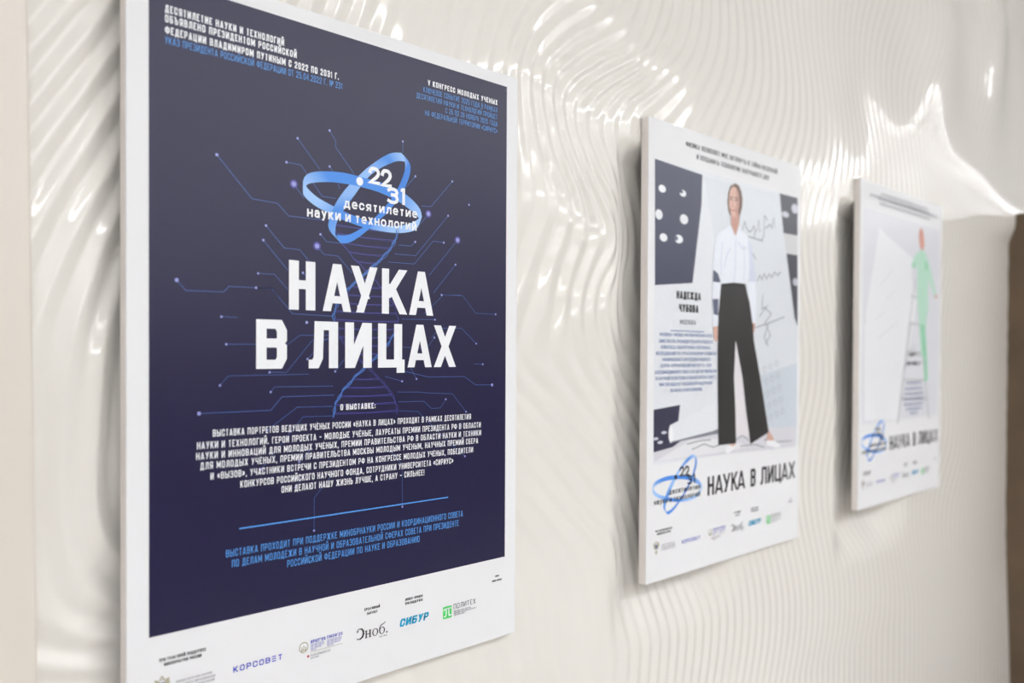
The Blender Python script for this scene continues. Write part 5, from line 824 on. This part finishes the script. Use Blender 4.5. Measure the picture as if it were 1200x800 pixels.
# ------------------------------------------------------------------ first poster: navy introduction panel
P1 = poster(0.3667, 0.4454, 'white-edged navy poster with big white Cyrillic title, nearest and largest of the three')
navy = sheet('navy_panel', P1, 25.2, 19.2, 593, 772, 'navy')
navy['label'] = 'deep navy printed panel with glowing circuit lines'
lettering('decade_note', navy, HEADING); lettering('congress_note', navy, EVENT)
p = Print(0.16)
for pts_, r in CIRCUITS:
    p.ribbon(pts_, 0.75 if r > 2 else 0.6, 'trace', False, 0.16)
    if r > 4: p.disc(pts_[0], r * 1.35, r * 1.35, 'node_glow', 20, 0.165)
    p.disc(pts_[0], r * .8, r * .8, 'node', 12, 0.18)
for q in ((229.5, 406), (270, 409)): p.disc(q, 1.9, 1.9, 'node', 12, 0.18)
p.build('circuit_tracery', navy)
hx = Print(0.2); rng = np.random.RandomState(4)                       # double helix of thin strokes behind the title
HU, HA, HV, HP = 323.5, 53.0, 333.6, 130.0
def strand(v, sgn): return HU + sgn * HA * math.sin(math.pi * (v - HV) / HP)
for sgn in (1, -1):
    for j in range(5):
        o1, o2 = rng.uniform(-3, 3), rng.uniform(-2, 2)
        pl = [(strand(v, sgn) + o1 * (1 if k % 2 else -.4), v + o2) for k, v in enumerate(np.arange(262, 540, 9.0))]
        for a, b in zip(pl, pl[1:]):
            bright = (math.cos(math.pi * (a[1] - HV) / HP) * sgn) < 0 
            if j < 3 or bright: hx.ribbon([a, b], 0.9 if bright else .55, 'helix_bright' if bright else 'helix', False, 0.2 + .004 * j)
for v in np.arange(262, 536, 11.5):
    a, b = strand(v, 1), strand(v, -1)
    if abs(a - b) > 14:
        hx.ribbon([(a, v), ((a + b) / 2, v + 1.6), (b, v + .4)], 1.0, 'helix', False, 0.19)
        hx.ribbon([(a, v + 1.8), (b, v + 2.6)], 0.5, 'helix', False, 0.19)
hx.build('helix_drawing', navy)
emblem(navy, 'paper_white')
title_row(navy, TITLE, 'paper_white', 14.2, 11.4)
lettering('about_heading', navy, ABOUT); lettering('about_paragraph', navy, PARAGRAPH)
p = Print(0.3); p.quad([(RULE[0], RULE[2] - .9), (RULE[1], RULE[2] - .9), (RULE[1], RULE[2] + .9), (RULE[0], RULE[2] + .9)], 'sky_ink'); p.build('divider_line', navy)
lettering('support_note', navy, SUPPORT)
partner_marks(P1)

# ------------------------------------------------------------------ the two portrait posters
def picture(name, parent, items, base, v1=671):
    ph = sheet(name, parent, 20, 77.2, 598, v1, base)
    return ph
def draw(p, items, z0=0.16):
    z = z0
    for it in items:
        z += 0.012
        if it[0] == 'poly': p.quad(it[1], it[2], z)
        elif it[0] == 'ell': p.disc(it[1], it[2], it[3], it[4], 18, z)
        else: p.ribbon(it[1], it[2], it[3], True, z)
    return z
WHITE_TITLE = [('Н', 213.4, 238.7), ('А', 241.2, 274.2), ('У', 272.9, 304), ('К', 307.6, 334), ('А', 332.6, 365.9), ('В', 389.5, 411), ('Л', 433, 462), ('И', 467, 494), ('Ц', 499, 530), ('А', 531, 563), ('Х', 566, 598.5)]
def portrait_foot(root):
    e = emblem(root, 'coal', (18.4, 659, 193.6, 774), 0.72)
    title_row(root, [(c, a, b, 712, 752) for c, a, b in WHITE_TITLE], 'coal', 7.6, 6.4)
    partner_marks(root, -7.5)

P2 = poster(1.3401, 0.4556, 'white poster picturing a woman in white shirt and black wide trousers, middle of the three')
lettering('top_caption', P2, HEAD2)
pic = picture('portrait_print', P2, None, 'photo_gray')
p = Print(); draw(p, PHOTO2); p.build('printed_scene', pic)
p = Print(0.95)
for (s, u0, u1, v0, v1, col, wt) in CAPTION2: p.text(s, u0, u1, v0, v1, col, wt)
p.quad([(CAPRULE2[0], CAPRULE2[2] - .8), (CAPRULE2[1], CAPRULE2[2] - .8), (CAPRULE2[1], CAPRULE2[2] + .8), (CAPRULE2[0], CAPRULE2[2] + .8)], 'text_blue')
p.build('name_caption', pic)
pic['label'] = 'printed photograph of a standing person in white shirt and black trousers'
portrait_foot(P2)

P3 = poster(2.2985, 0.4784, 'pale white poster picturing a figure in mint green on a ladder, farthest of the three')
lettering('top_caption', P3, HEAD3)
pic = picture('portrait_print', P3, None, 'photo_pale', 668)
p = Print(); draw(p, PHOTO3); p.build('printed_scene', pic)
lettering('name_caption', pic, CAPTION3, 0.7)
pic['label'] = 'pale printed photograph of a person in mint green on a ladder'
portrait_foot(P3)
